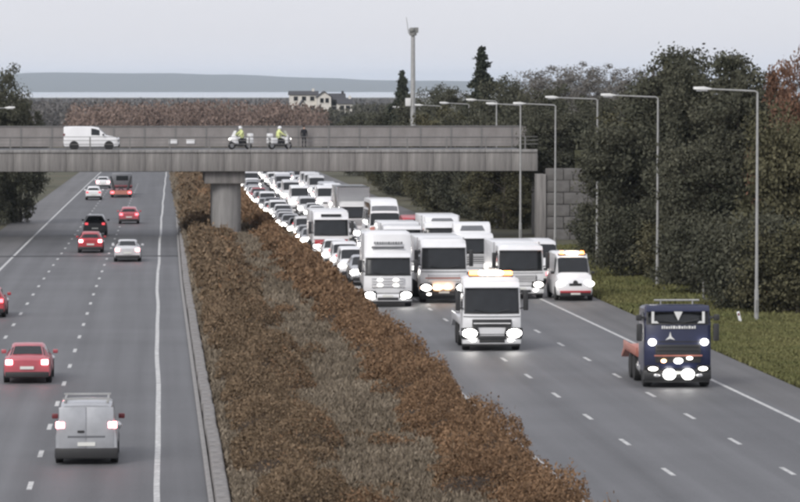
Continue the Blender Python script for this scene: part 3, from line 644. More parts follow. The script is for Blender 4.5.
def carlike(key, sts, ws, rw, side, wheels, r, paint_low=None, lamp='head', tail='tail', rear=True, hz=.66, tz=.85, hx=.62, tx=.66, hs=(.32, .18), extra=None):
    k = Kind(); b = Body(sts); k.add('body', b.body(), 'PAINT'); L_ = sts[-1][0]; W = max(s_[1] for s_ in sts)
    k.add('windscreen', b.patch('windscreen', ws[0] + .07, ws[1] - .08, -1.88, 1.88), 'glass')
    if rear: k.add('rear_window', b.patch('rear_window', rw[0] + .12, rw[1] - .12, -1.8, 1.8), 'glass')
    for sg in (-1, 1):
        for a, c in side: k.add('side_window', b.patch('side_window', a, c, sg * 2.12, sg * 2.92, nu=2, ni=2), 'glass')
        for y in wheels:
            ar = MB().tube((sg * (W - .06), y, r), (sg * (W + .004), y, r), r * 1.17, r * 1.17, 22); k.add('wheel_arch', ar.mesh('wheel_arch'), 'plastic'); wheel(k, sg * (W - .10), y, r, .23)
        m = MB().box(sg * (W + .02) - .02, sg * (W + .19), sts[ws[0]][0] + .22, sts[ws[0]][0] + .38, sts[ws[0]][3] + .04, sts[ws[0]][3] + .19) if sg > 0 else MB().box(-(W + .19), -W, sts[ws[0]][0] + .22, sts[ws[0]][0] + .38, sts[ws[0]][3] + .04, sts[ws[0]][3] + .19)
        k.add('mirror', m.mesh('mirror', bevel=.03), 'PAINT2')
        hm = MB().sphere((sg * hx, .10, hz), (hs[0], .12, hs[1]), 12, 8); k.add('headlight', hm.mesh('headlight'), lamp)  # oversized glowing lens, its shape also stands in for headlight bloom
        tm = MB().box(*sorted((sg * (tx - .11), sg * (tx + .14))), L_ - .10, L_ + .03, tz - .09, tz + .09); k.add('tail_light', tm.mesh('tail_light', bevel=.02), tail)
    k.add('front_bumper', MB().box(-W * .84, W * .84, -.04, .16, sts[0][2] - .06, sts[0][2] + .14).mesh('front_bumper', bevel=.04), 'plastic')
    k.add('rear_bumper', MB().box(-W * .92, W * .92, L_ - .16, L_ + .05, .24, .46).mesh('rear_bumper', bevel=.04), 'plastic')
    k.add('grille', MB().box(-.34, .34, -.03, .06, hz - .10, hz + .03).mesh('grille', bevel=.01), 'plastic')
    k.add('number_plate', MB().box(-.26, .26, -.055, -.03, sts[0][2] + .02, sts[0][2] + .13).mesh('number_plate'), 'plate')
    k.add('number_plate', MB().box(-.26, .26, L_ + .032, L_ + .05, .56, .67).mesh('number_plate'), 'plate')
    if extra: extra(k, b)
    KIND[key] = k
HATCH = [(0, .66, .30, .58, .52, .64), (.10, .79, .22, .68, .64, .73), (.5, .87, .19, .84, .72, .89), (1.10, .89, .18, .94, .74, .99), (1.80, .89, .18, .97, .61, 1.44), (2.5, .89, .18, .98, .62, 1.50), (3.3, .89, .18, 1.00, .60, 1.46), (3.72, .88, .20, 1.02, .57, 1.37), (4.08, .86, .24, .98, .70, 1.03), (4.18, .82, .30, .88, .68, .92)]
SALOON = [(0, .66, .28, .56, .52, .62), (.10, .80, .21, .66, .66, .71), (.55, .88, .18, .80, .74, .86), (1.30, .90, .18, .92, .74, .97), (2.05, .90, .18, .95, .60, 1.41), (2.7, .90, .18, .96, .62, 1.46), (3.3, .90, .18, .97, .58, 1.40), (3.95, .90, .19, .97, .70, 1.04), (4.45, .88, .22, .95, .72, 1.00), (4.60, .84, .28, .86, .70, .90)]
SUV = [(y * 1.06, w_ * 1.05, zb + .06, zl * 1.15, wr * 1.08, zr * 1.14) for y, w_, zb, zl, wr, zr in HATCH]
VAN = [(0, .70, .30, .66, .55, .74), (.10, .83, .22, .80, .66, .86), (.42, .90, .19, .96, .70, 1.02), (.95, .91, .18, 1.06, .76, 1.12), (1.65, .91, .18, 1.08, .70, 1.74), (2.2, .91, .18, 1.09, .74, 1.82), (3.6, .91, .18, 1.10, .75, 1.83), (4.28, .91, .19, 1.10, .74, 1.81), (4.36, .89, .24, 1.08, .72, 1.76)]
BIGVAN = [(0, .72, .32, .80, .60, .92), (.08, .90, .26, .98, .72, 1.06), (.45, .98, .24, 1.20, .82, 1.28), (.95, 1.0, .23, 1.36, .84, 1.44), (1.55, 1.0, .23, 1.40, .82, 2.36), (2.1, 1.0, .23, 1.42, .86, 2.50), (4.6, 1.0, .23, 1.42, .86, 2.54), (5.35, 1.0, .24, 1.42, .85, 2.52), (5.45, .98, .3, 1.4, .83, 2.45)]
for sfx, tl in (('', 'tail'), ('_brake', 'brake'), ('_dim', 'taildim')):
    carlike('hatchback' + sfx, HATCH, (3, 4), (7, 8), ((4.0, 5.0), (5.08, 6.3)), (.86, 3.42), .31, tail=tl)
    carlike('saloon' + sfx, SALOON, (3, 4), (6, 7), ((4.0, 4.95), (5.03, 6.05)), (.92, 3.68), .32, tail=tl, tz=.82)
    carlike('suv' + sfx, SUV, (3, 4), (7, 8), ((4.0, 5.0), (5.08, 6.3)), (.9, 3.62), .36, tail=tl, hz=.76, tz=.98)
def vanx(k, b):
    L_ = b.s[-1][0]
    for sg in (-1, 1):
        k.add('rear_door', MB().box(*sorted((sg * .012, sg * .80)), L_ - .005, L_ + .022, .47, 1.70).mesh('rear_door', bevel=.02), 'PAINT')
        k.add('roof_bar', MB().box(*sorted((sg * .60, sg * .66)), 1.9, 4.2, 1.80, 1.90).mesh('roof_bar', bevel=.015), 'galv')
    k.add('roof_rack_bar', MB().box(-.7, .7, 4.0, 4.06, 1.90, 1.95).mesh('roof_rack_bar'), 'galv'); k.add('roof_rack_bar', MB().box(-.7, .7, 2.2, 2.26, 1.90, 1.95).mesh('roof_rack_bar'), 'galv')
    k.add('door_handle', MB().box(.06, .26, L_ + .022, L_ + .05, .95, 1.02).mesh('door_handle', bevel=.01), 'plastic')
    k.add('lettering_strip', MB().box(-.55, .55, L_ + .0225, L_ + .0245, .80, .86).mesh('lettering_strip'), 'grey')
    k.add('lower_trim', MB().box(-.93, .93, L_ - .5, L_ + .06, .18, .50).mesh('lower_trim', bevel=.05), 'plastic')
carlike('van', VAN, (3, 4), (0, 0), ((4.0, 5.0),), (.82, 3.55), .32, tail='brake', rear=False, hz=.78, tz=1.18, hx=.68, tx=.75, extra=vanx)
carlike('van_side', VAN, (3, 4), (0, 0), ((3.85, 5.0),), (.82, 3.55), .32, tail='taildim', lamp='headsoft', rear=False, hz=.78, tz=1.18, hx=.68, tx=.75)
def bigx(k, b):
    for x in (-.55, 0, .55): k.add('amber_beacon', MB().tube((x, 1.75, 2.44), (x, 1.75, 2.62), .12, .10, 12).mesh('amber_beacon', bevel=.02), 'amber')
    k.add('light_bar', MB().box(-.75, .75, 1.6, 1.9, 2.40, 2.46).mesh('light_bar', bevel=.02), 'plastic')
    k.add('flashing_beacon', MB().box(-.34, .34, 1.56, 1.72, 2.46, 2.60).mesh('flashing_beacon', bevel=.03), 'beaconwhite')
    k.add('badge', MB().tube((0, -.01, .98), (0, .25, .98), .13, .13, 16).mesh('badge'), 'plastic')
    k.add('coloured_stripe', MB().box(-.84, .84, -.075, .05, .44, .56).mesh('coloured_stripe', bevel=.02), 'red')
carlike('beacon_van', BIGVAN, (3, 4), (0, 0), ((4.0, 5.0),), (1.0, 4.4), .35, tail='tail', rear=False, hz=.92, tz=1.2, hx=.72, tx=.85, lamp='headsoft', extra=bigx)
carlike('big_van', BIGVAN, (3, 4), (0, 0), ((4.0, 5.0),), (1.0, 4.4), .35, tail='tail', rear=False, hz=.92, tz=1.2, hx=.72, tx=.85)

def truck(key, H=3.2, w0=1.75, w1=2.7, cargo=None, cw=1.25, head='head', cab_len=2.1, hz=.78, grille=(1.0, 1.5), gcol='plastic', bump='PAINT', visor='PAINT', deflector=0, beacon=None, extra=None, clen=7.0, ch=3.6, cmat='white', slats=4, hs=(.31, .17), fog='headsoft'):
    k = Kind(); L_ = cab_len
    f = lambda z: .03 if z < w0 else .03 + (z - w0) / (w1 - w0) * .20           # front face recline
    prof = [(.10, .55), (.02, .72), (.0, 1.1), (.03, w0), (f(w1), w1)] + ([(f(w1) + .10, w1 + .25), (.55, H)] if H - w1 < .75 else [(f(w1) + .10, w1 + .35), (f(w1) + .30, H - .15), (.8, H)]) + [(L_, H), (L_, .75), (1.55, .75), (1.5, .62)]
    xs = [-1, -.93, -.8, -.55, -.25, .25, .55, .8, .93, 1]
    def bow(u): return .20 * abs(u) ** 3.2
    rings = []
    for u in xs:
        e = max(0, abs(u) - .8) / .2
        rings.append([(u * cw * (1 - .035 * max(0, z - w0) / (H - w0 + .01)), y + (bow(u) if y < 1.0 else 0), z - (.10 * e * e if z > H - .3 else 0)) for y, z in prof])
    k.add('cab', MB().loft(rings).mesh('cab', ang=32), 'PAINT')
    g = MB(); nn = 10; v = []; vb = []
    for i in range(nn + 1):
        x = (-1 + 2 * i / nn) * (cw - .13); bw = bow(x / cw)
        v += [(x, f(w0) - .03 + bw, w0 + .06), (x * .975, f(w1) - .03 + bw, w1 - .02)]
        vb += [(x * 1.06, f(w0) - .016 + bow(x * 1.06 / cw), w0 - .03), (x * 1.03, f(w1) - .016 + bow(x * 1.04 / cw), w1 + .04)]
    g.add(v, [(2 * i, 2 * i + 2, 2 * i + 3, 2 * i + 1) for i in range(nn)]); k.add('windscreen', g.mesh('windscreen'), 'glass')
    k.add('windscreen_surround', MB().add(vb, [(2 * i, 2 * i + 2, 2 * i + 3, 2 * i + 1) for i in range(nn)]).mesh('windscreen_surround'), 'plastic')
    for zz in (.70, grille[1] + .10):
        sv = []
        for i in range(nn + 1):
            x = (-1 + 2 * i / nn) * (cw - .02); sv += [(x, -.012 + bow(x / cw), zz), (x, -.012 + bow(x / cw), zz + .03)]
        k.add('panel_gap', MB().add(sv, [(2 * i, 2 * i + 2, 2 * i + 3, 2 * i + 1) for i in range(nn)]).mesh('panel_gap'), 'plastic')
    for sg in (-1, 1):
        k.add('side_window', MB().add([(sg * (cw + .008), .32, w0 + .1), (sg * (cw + .008), 1.25, w0 + .1), (sg * (cw + .008), 1.25, w1 - .06), (sg * (cw + .008), .46, w1 - .06)], [(0, 1, 2, 3)]).mesh('side_window'), 'glass')
        k.add('door', MB().box(*sorted((sg * cw, sg * (cw + .006))), .28, 1.32, .95, w0 + .04).mesh('door'), 'PAINT')
        mi = MB().box(*sorted((sg * (cw + .10), sg * (cw + .32))), .05, .20, w0 + .12, w1 - .12).mesh('mirror', bevel=.04); q = k.add('mirror', mi, 'plastic')
        k.add('mirror_arm', MB().tube((sg * (cw - .03), .2, w1 - .2), (sg * (cw + .2), .13, w1 - .25), .03).mesh('mirror_arm'), 'plastic', q); k.add('mirror_arm', MB().tube((sg * (cw - .03), .2, w0 + .2), (sg * (cw + .2), .13, w0 + .25), .03).mesh('mirror_arm'), 'plastic', q)
        k.add('headlight_housing', MB().loft([[(sg * (cw - .33 + a * (hs[0] + .05)), .07 + .04 * a * sg * sg + yy, hz + c * (hs[1] + .05)) for a, c in ((-1, -.8), (.9, -1), (1, .9), (-.8, 1))] for yy in (-.085, .1)]).mesh('headlight_housing', bevel=.03), 'plastic')
        k.add('headlight', MB().sphere((sg * (cw - .33), .03, hz), (hs[0], .12, hs[1]), 12, 8).mesh('headlight'), head)
        k.add('indicator', MB().box(*sorted((sg * (cw - .06), sg * (cw + .008))), .16, .34, hz - .08, hz + .1).mesh('indicator', bevel=.01), 'warm' if head != 'headsoft' else 'plastic')
        k.add('fog_light', MB().sphere((sg * (cw - .45), -.035, .47), (.13, .05, .07), 10, 6).mesh('fog_light'), fog)
        k.add('mudguard', MB().path([(sg * (cw - .16), .72 + .62 * math.cos(t), .5 + .62 * math.sin(t)) for t in [math.pi * i / 8 for i in range(9)]], [.05] * 9, 5).mesh('mudguard'), 'plastic')
        k.add('wiper', MB().tube((sg * .1, -.05, w0 + .02), (sg * .75, -.02, w0 + .18), .015, n=5).mesh('wiper'), 'plastic')
        k.add('step', MB().box(*sorted((sg * (cw - .25), sg * (cw - .01))), 1.4, 1.75, .38, .60).mesh('step', bevel=.02), 'plastic')
        wheel(k, sg * (cw - .17), .78, .50, .32)
        yl = [L_ + 1.6, L_ + 2.9] if cargo in (None, 'flat') else [L_ + clen - 2.8, L_ + clen - 1.5]
        for yw in yl: wheel(k, sg * (cw - .28), yw, .50, .55)
        if cargo in (None, 'flat'): k.add('fuel_tank', MB().tube((sg * (cw - .32), L_ + .1, .62), (sg * (cw - .32), L_ + .95, .62), .30, .30, 14).mesh('fuel_tank', bevel=.02), 'chrome')
    gi = k.add('grille', MB().box(-.85, .85, -.035, .06, *grille).mesh('grille', bevel=.03), gcol)
    for i in range(slats):
        z = grille[0] + (grille[1] - grille[0]) * (i + .5) / slats; k.add('grille_bar', MB().box(-.80, .80, -.06, -.03, z - .022, z + .022).mesh('grille_bar', bevel=.008), 'PAINT2', gi)
    k.add('bumper', MB().loft([[(u * (cw + .01), y + bow(u) * .9, z) for y, z in ((-.02, .30), (-.07, .40), (-.06, .60), (-.02, .66), (.40, .66), (.40, .30))] for u in xs]).mesh('bumper', ang=30), bump)
    k.add('lower_trim', MB().loft([[(u * (cw - .04), y + bow(u) * .9, z) for y, z in ((.02, .20), (.0, .30), (.3, .30), (.3, .20))] for u in xs]).mesh('lower_trim', ang=30), 'plastic')
    k.add('bumper_intake', MB().box(-.55, .55, -.075, -.03, .36, .50).mesh('bumper_intake', bevel=.02), 'plastic')
    k.add('number_plate', MB().box(-.28, .28, -.09, -.07, .52, .63).mesh('number_plate'), 'plate')
    k.add('sun_visor', MB().prism([(f(w1) - .16, w1 - .02), (f(w1) - .18, w1 + .02), (f(w1) + .09, w1 + .22), (f(w1) + .12, w1 + .15)], -cw + .06, cw - .06).mesh('sun_visor', bevel=.01), visor)
    k.add('chassis', MB().box(-.45, .45, .6, L_ + (clen if cargo else 4.0), .60, .86).mesh('chassis'), 'plastic')
    if cargo == 'box':
        ci = k.add('cargo_body', MB().box(-1.27, 1.27, L_ + .35, L_ + clen, 1.02, ch).mesh('cargo_body', bevel=.04), cmat)
        for xx in (-1.285, 1.20): k.add('corner_post', MB().box(xx, xx + .085, L_ + .335, L_ + .42, 1.0, ch + .01).mesh('corner_post'), 'chrome', ci)
    if cargo == 'flat':
        ci = k.add('flat_bed', MB().prism([(L_ + .2, 1.0), (L_ + .2, 1.22), (L_ + 4.6, 1.22), (L_ + 5.6, .75), (L_ + 5.6, .62), (L_ + 4.4, 1.0)], -1.27, 1.27).mesh('flat_bed', bevel=.03), cmat)
        for xx in (-1.31, 1.24): k.add('side_rail', MB().box(xx, xx + .07, L_ + .2, L_ + 4.6, 1.08, 1.36).mesh('side_rail', bevel=.02), cmat, ci)
        k.add('headboard', MB().box(-1.2, 1.2, L_ + .14, L_ + .24, 1.2, 2.0).mesh('headboard', bevel=.02), cmat, ci)
    if deflector:
        k.add('roof_deflector', MB().prism([(.75, H - .03), (1.25, H + deflector * .8), (1.75, H + deflector), (L_, H + deflector), (L_, H - .03)], -cw + .12, cw - .12).mesh('roof_deflector', bevel=.08, seg=3), 'PAINT')
        k.add('deflector_panel', MB().add([(-.75, .84, H + .10), (.75, .84, H + .10), (.62, 1.14, H + deflector * .66), (-.62, 1.14, H + deflector * .66)], [(0, 1, 2, 3)]).mesh('deflector_panel'), 'grey')
    if beacon:
        bi = k.add('light_bar', MB().box(-.95, .95, .62, .95, H - .01, H + .07).mesh('light_bar', bevel=.02), 'plastic')
        for x, m in ((-.72, 'amber'), (-.25, 'beaconwhite'), (.25, 'beaconwhite'), (.72, 'amber')):
            k.add('beacon_lens', MB().box(x - .2, x + .2, .64, .93, H + .071, H + .24).mesh('beacon_lens', bevel=.04), m, bi)
    if extra: extra(k)
    KIND[key] = k
def blue_extra(k):
    H = 3.02
    k.add('roof_light_bar', MB().tube((-.85, .5, H + .24), (.85, .5, H + .24), .035).tube((-.6, .5, H - .02), (-.6, .5, H + .24), .03).tube((.6, .5, H - .02), (.6, .5, H + .24), .03).mesh('roof_light_bar'), 'galv')
    # white shapes on the top glass: framing pelmet and pennant
    y = .01
    k.add('white_trim', MB().box(-1.0, -.90, y, y + .02, 2.50, 2.86).box(.90, 1.0, y, y + .02, 2.50, 2.86).prismy([(-1.0, 2.42), (-.72, 2.42), (-.80, 2.50), (-1.0, 2.50)], y, y + .02).prismy([(1.0, 2.42), (.72, 2.42), (.80, 2.50), (1.0, 2.50)], y, y + .02).mesh('white_trim'), 'lampwhite')
    k.add('pennant', MB().prismy([(-.16, 2.86), (.16, 2.86), (.05, 2.62), (0, 2.52), (-.05, 2.62)], y - .02, y).mesh('pennant'), 'lampwhite')
    x = -.62; r = random.Random(4)
    lt = MB()
    while x < .62:
        w_ = r.choice((.05, .07, .09)); lt.box(x, x + w_, -.022, .0, 2.22, 2.31 + r.choice((0, .02))); x += w_ + .03
    k.add('name_lettering', lt.mesh('name_lettering'), 'lampwhite')
    st = MB()
    for i in range(3):
        a = math.pi / 2 + i * 2 * math.pi / 3; c = (-.30, 1.90); tip = (c[0] + .21 * math.cos(a), c[1] + .21 * math.sin(a)); l = (c[0] + .055 * math.cos(a + 1.05), c[1] + .055 * math.sin(a + 1.05)); r_ = (c[0] + .055 * math.cos(a - 1.05), c[1] + .055 * math.sin(a - 1.05)); st.prismy([c, l, tip, r_], -.03, -.012)
    k.add('emblem', st.mesh('emblem'), 'lampwhite')
    for sg in (-1, 1):
        k.add('spot_lamp', MB().sphere((sg * .98, -.06, 1.72), (.15, .08, .13), 12, 8).mesh('spot_lamp'), 'mainbeam')
    k.add('spot_lamp', MB().sphere((0, -.09, 1.02), (.17, .06, .11), 12, 8).mesh('spot_lamp'), 'headsoft')
    k.add('marker_lamp', MB().sphere((-.55, -.09, 1.02), (.10, .06, .07), 10, 6).mesh('marker_lamp'), 'warm'); k.add('marker_lamp', MB().sphere((.42, -.09, 1.12), (.12, .06, .06), 10, 6).mesh('marker_lamp'), 'headsoft')
    k.add('main_beam', MB().sphere((-.34, -.12, .52), (.24, .07, .21), 14, 8).mesh('main_beam'), 'mainbeam'); k.add('main_beam', MB().sphere((.36, -.12, .52), (.24, .07, .21), 14, 8).mesh('main_beam'), 'mainbeam')
    for sg in (-1, 1): k.add('mirror', MB().box(*sorted((sg * 1.33, sg * 1.55)), .02, .2, 1.75, 2.4).mesh('mirror', bevel=.05), 'plastic')
    k.add('red_strip', MB().box(-.9, .9, -.065, -.04, 1.19, 1.24).mesh('red_strip'), 'redbed')
truck('blue_recovery', H=3.02, w0=2.40, w1=2.86, cargo='flat', cmat='redbed', head='headsoft', hz=.72, grille=(.95, 1.62), slats=5, extra=blue_extra, hs=(.20, .08), fog='chrome', bump='plastic')
def t1x(k):
    for x in (-.42, .42):
        for z in (1.14, 1.42): k.add('grille_lamp', MB().sphere((x, -.06, z), (.14, .06, .07), 10, 6).mesh('grille_lamp'), 'headsoft')
    lt = MB(); r = random.Random(9); x = -.72
    while x < .72: w_ = r.choice((.06, .09, .12)); lt.box(x, x + w_, .30, .33, 3.28, 3.40); x += w_ + .035
    k.add('name_lettering', lt.mesh('name_lettering'), 'grey'); k.add('dark_strip', MB().box(-.85, .85, .27, .30, 3.05, 3.16).mesh('dark_strip'), 'grey')
truck('tall_cab', H=3.92, w0=1.66, w1=2.58, cargo='box', ch=3.75, clen=5.5, grille=(1.0, 1.55), gcol='offwhite', extra=t1x, head='head', hz=.62)
truck('wide_screen', H=3.4, w0=1.82, w1=2.95, cargo='box', ch=3.4, clen=7, grille=(1.15, 1.55), gcol='offwhite', bump='plastic', head='head', hz=.82, extra=lambda k: (k.add('red_strip', MB().box(-1.0, 1.0, -.07, -.04, 1.30, 1.36).mesh('red_strip'), 'redbed'), k.add('warm_lamp', MB().sphere((-.35, -.09, .82), (.26, .07, .13), 12, 8).mesh('warm_lamp'), 'warm'), k.add('warm_lamp', MB().sphere((.2, -.09, .84), (.22, .07, .12), 12, 8).mesh('warm_lamp'), 'warm')))
truck('beacon_truck', H=3.16, w0=1.62, w1=2.72, cargo='flat', cmat='offwhite', grille=(1.02, 1.36), slats=1, beacon='amber', head='head', hz=.76, hs=(.36, .20), extra=lambda k: (k.add('roof_flash', MB().sphere((.0, .78, 3.32), (.62, .14, .13), 14, 8).mesh('roof_flash'), 'beaconwhite'), k.add('dark_intake', MB().box(-.62, .62, -.10, -.06, .50, .66).mesh('dark_intake', bevel=.02), 'plastic')))
truck('short_cab', H=2.95, w0=1.55, w1=2.65, cargo='box', ch=3.0, clen=6, grille=(.95, 1.3), visor='white', head='headsoft')
truck('deflector_truck', H=2.85, w0=1.6, w1=2.5, cargo='flat', cmat='offwhite', deflector=.6)
truck('low_box', H=2.75, w0=1.5, w1=2.4, cargo='box', ch=3.15, clen=6, deflector=.4)
truck('plain_box', H=2.9, w0=1.6, w1=2.5, cargo='box', ch=4.0, clen=9)
RCOACH = [(0, .95, .35, 1.15, .80, 1.30), (.07, 1.12, .30, 1.30, .98, 1.45), (.2, 1.22, .30, 1.55, 1.10, 1.72), (.62, 1.25, .30, 1.60, 1.04, 2.75), (.95, 1.25, .30, 1.62, .98, 3.25), (1.8, 1.25, .30, 1.62, .95, 3.62), (3.0, 1.25, .30, 1.62, 1.0, 3.66), (8.6, 1.25, .30, 1.62, 1.02, 3.6), (9.0, 1.2, .36, 1.6, .95, 3.45)]
def rcx(k, b):
    k.add('red_band', b.patch('red_band', 1.05, 1.9, -2.6, 2.6, .02, 8), 'redbed')
    k.add('roof_dome_sign', b.patch('roof_dome_sign', 3.15, 3.85, -1.5, 1.5, .015), 'grey')
carlike('round_coach', RCOACH, (2, 3), (7, 8), ((3.2, 5.6), (5.7, 6.9)), (2.0, 6.8), .48, hz=.85, tz=1.1, hx=.9, tx=1.0, extra=rcx)
def coachx(k):
    k.add('red_front_panel', MB().box(-1.15, 1.15, -.06, .0, .78, 1.22).mesh('red_front_panel', bevel=.03), 'red'); k.add('destination_board', MB().box(-.7, .7, .16, .22, 2.80, 2.98).mesh('destination_board'), 'glass')
truck('coach', H=3.15, w0=1.5, w1=2.6, cargo='box', ch=3.14, clen=8, grille=(.95, 1.12), slats=1, extra=coachx, cmat='white')

def place(key, paint, X, Y, label, cat, name, group=None, rz=0.0, mirror=None, z=None, far=False, sub=None):
    k = KIND[key]; back = abs(abs(rz) - math.pi) < .6
    r = empty(name, (X, Y, gz(Y) if z is None else z), (K if back else (-K if abs(rz) < .6 else 0), 0, rz)); tag(r, label, cat, group); os_ = []
    for nm, me, m, par, loc in k.p:
        m = paint if m == 'PAINT' else ((mirror or paint) if m == 'PAINT2' else m)
        if sub and m in sub: m = sub[m]
        os_.append(obj(nm, me, M[m], os_[par] if par >= 0 else r, loc))
    return r
LEN = {'hatchback': 4.18, 'saloon': 4.6, 'suv': 4.43, 'van': 4.36}
# --- the lead vehicles on the right carriageway
p = gp(678, 388); place('blue_recovery', 'dblue', p.x, p.y, 'dark blue recovery truck with red flat bed leading the queue', 'truck', 'recovery_truck', rz=-.02, mirror='plastic')
p = gp(492, 351); BT = place('beacon_truck', 'white', p.x, p.y, 'white truck with flashing roof beacons driving ahead of the white trucks', 'truck', 'beacon_truck', rz=-.02)
for sg in (-1, 1):
    ll = bpy.data.lights.new('headlight_beam', 'SPOT'); ll.energy = 420; ll.color = (1, .80, .62); ll.spot_size = math.radians(34); ll.spot_blend = .9; ll.shadow_soft_size = .12
    lo_ = bpy.data.objects.new('headlight_beam', ll); col.objects.link(lo_); lo_.parent = BT; lo_.location = (sg * .92, -.16, .80); lo_.rotation_euler = (math.radians(66), 0, 0)
p = gp(388, 307); place('tall_cab', 'white', p.x, p.y, 'white truck with tall lettered cab nearest the median scrub', 'truck', 'box_truck', mirror='chrome', rz=-.03)
p = gp(444, 303); place('wide_screen', 'white', p.x, p.y, 'white truck with big windscreen and warm lamps, in the middle lane', 'truck', 'box_truck')
p = gp(521, 299); place('short_cab', 'white', p.x, p.y, 'white short cab truck directly behind the beacon truck', 'truck', 'box_truck')
p = gp(575.5, 301); place('beacon_van', 'white', p.x, p.y, 'white van with amber roof beacons on the hard shoulder', 'van', 'large_van', mirror='plastic')
p = gp(549, 284); place('big_van', 'white', p.x - .25, p.y, 'white van half hidden behind the van with amber beacons', 'van', 'large_van')
# --- the queue behind
LA = lambda Y: 12.95 + drift(Y); LB = lambda Y: 16.35 + drift(Y); LC = lambda Y: 19.75 + drift(Y)
place('coach', 'white', LA(244) + .35, 244, 'white coach with red front panel in the lane beside the median', 'coach', 'coach')
place('round_coach', 'white', 16.5, 256, 'white round fronted coach with red band below its windscreen', 'coach', 'coach', mirror='plastic')
place('plain_box', 'white', LB(278) + .9, 278, 'tall white box truck behind the round fronted coach', 'truck', 'box_truck')
place('deflector_truck', 'white', 19.0, 212, 'white flat bed truck with dark deflector panel, second in the lane by the shoulder', 'truck', 'flatbed_truck')
place('low_box', 'white', LC(233) + .3, 233, 'white low box truck with roof deflector, third in the lane by the shoulder', 'truck', 'box_truck')
place('short_cab', 'offwhite', LB(223) + .2, 223, 'off white low box truck just behind the middle lane wide screen truck', 'truck', 'box_truck')
place('big_van', 'white', 16.55, 346, 'white high roofed van with wide dark windscreen far back under the bridge', 'van', 'large_van')
rq = random.Random(5); used = {'A': [(185, 197), (244, 255)], 'B': [(188, 198), (223, 232), (255, 268), (278, 290)], 'C': [(190, 199), (212, 223), (234, 246), (346, 352)]}
laneword = {'A': 'lane beside the median', 'B': 'middle lane', 'C': 'lane nearest the shoulder'}
COLW = {'white': 'white', 'offwhite': 'off white', 'silver': 'silver', 'grey': 'grey', 'black': 'black', 'blue': 'blue', 'red': 'red'}
for ln, fn, y0 in (('A', LA, 206), ('B', LB, 207), ('C', LC, 252)):
    y = y0; cnt = 0
    while y < 500:
        kd = rq.choices(['hatchback', 'saloon', 'suv', 'van_side', 'big_van'], [4, 3, 3, 2, {'A': .5, 'B': 2, 'C': 5}[ln]])[0]
        ln_ = {'hatchback': 4.2, 'saloon': 4.6, 'suv': 4.5, 'van_side': 4.4, 'big_van': 5.5}[kd]
        hit = [u for u in used[ln] if y < u[1] + 2 and y + ln_ + 2 > u[0]]
        if hit: y = hit[0][1] + 2.6; continue
        c = rq.choices(['white', 'offwhite', 'silver', 'grey', 'black', 'blue', 'red'], [10, 5, 5, 1.0, .5, .4, .2])[0]
        cat = {'hatchback': 'car', 'saloon': 'car', 'suv': 'car', 'van_side': 'van', 'big_van': 'van'}[kd]
        nm = {'hatchback': 'hatchback_car', 'saloon': 'saloon_car', 'suv': 'offroad_car', 'van_side': 'small_van', 'big_van': 'large_van'}[kd]
        place(kd, c, fn(y) + rq.uniform(-.2, .2), y, '%s %s, %s car or van back in the %s' % (COLW[c], nm.replace('_', ' '), ORD[min(cnt, 38)], laneword[ln]), cat, nm, 'cars and vans in the queue', rz=rq.uniform(-.01, .01))
        cnt += 1; y += ln_ + rq.uniform(2.2, 4.6)
# --- left carriageway, driving away
def away(key, paint, px, py, label, cat, name, **kw):
    q = gp(px, py); L_ = KIND[key].p and LEN[key.split('_')[0]]; return place(key, paint, q.x, q.y + L_, label, cat, name, rz=math.pi, sub={'head': 'chrome', 'headsoft': 'chrome'}, **kw)
GA = 'vehicles driving away on the left'
away('van', 'silver', 86.5, 465, 'silver grey panel van with roof bars, nearest on the left carriageway', 'van', 'small_van', mirror='darkred', group=GA)
away('saloon_brake', 'pinkred', 27, 384, 'red car with bright brake lights left of the silver van', 'car', 'saloon_car', group=GA)
away('saloon_brake', 'offwhite', 127.5, 262, 'white saloon with lit brake lights beside the edge line before the bridge', 'car', 'saloon_car', group=GA)
away('hatchback_brake', 'red', 90.5, 253, 'red hatchback with a dark car close in front of it', 'car', 'hatchback_car', group=GA)
away('suv_dim', 'black', 95, 236, 'dark car just ahead of the red hatchback', 'car', 'offroad_car', group=GA)
away('hatchback', 'pinkred', 129, 224, 'red hatchback under the bridge near the edge line', 'car', 'hatchback_car', group=GA)
away('hatchback_dim', 'white', 93.5, 200, 'white hatchback beside the red trailer under the bridge', 'car', 'hatchback_car', group=GA)
away('saloon_brake', 'white', 103, 188.5, 'farthest white saloon on the left carriageway', 'car', 'saloon_car', group=GA)
away('hatchback', 'red', -13, 318, 'red car cut off by the left edge of the picture', 'car', 'hatchback_car', group=GA)
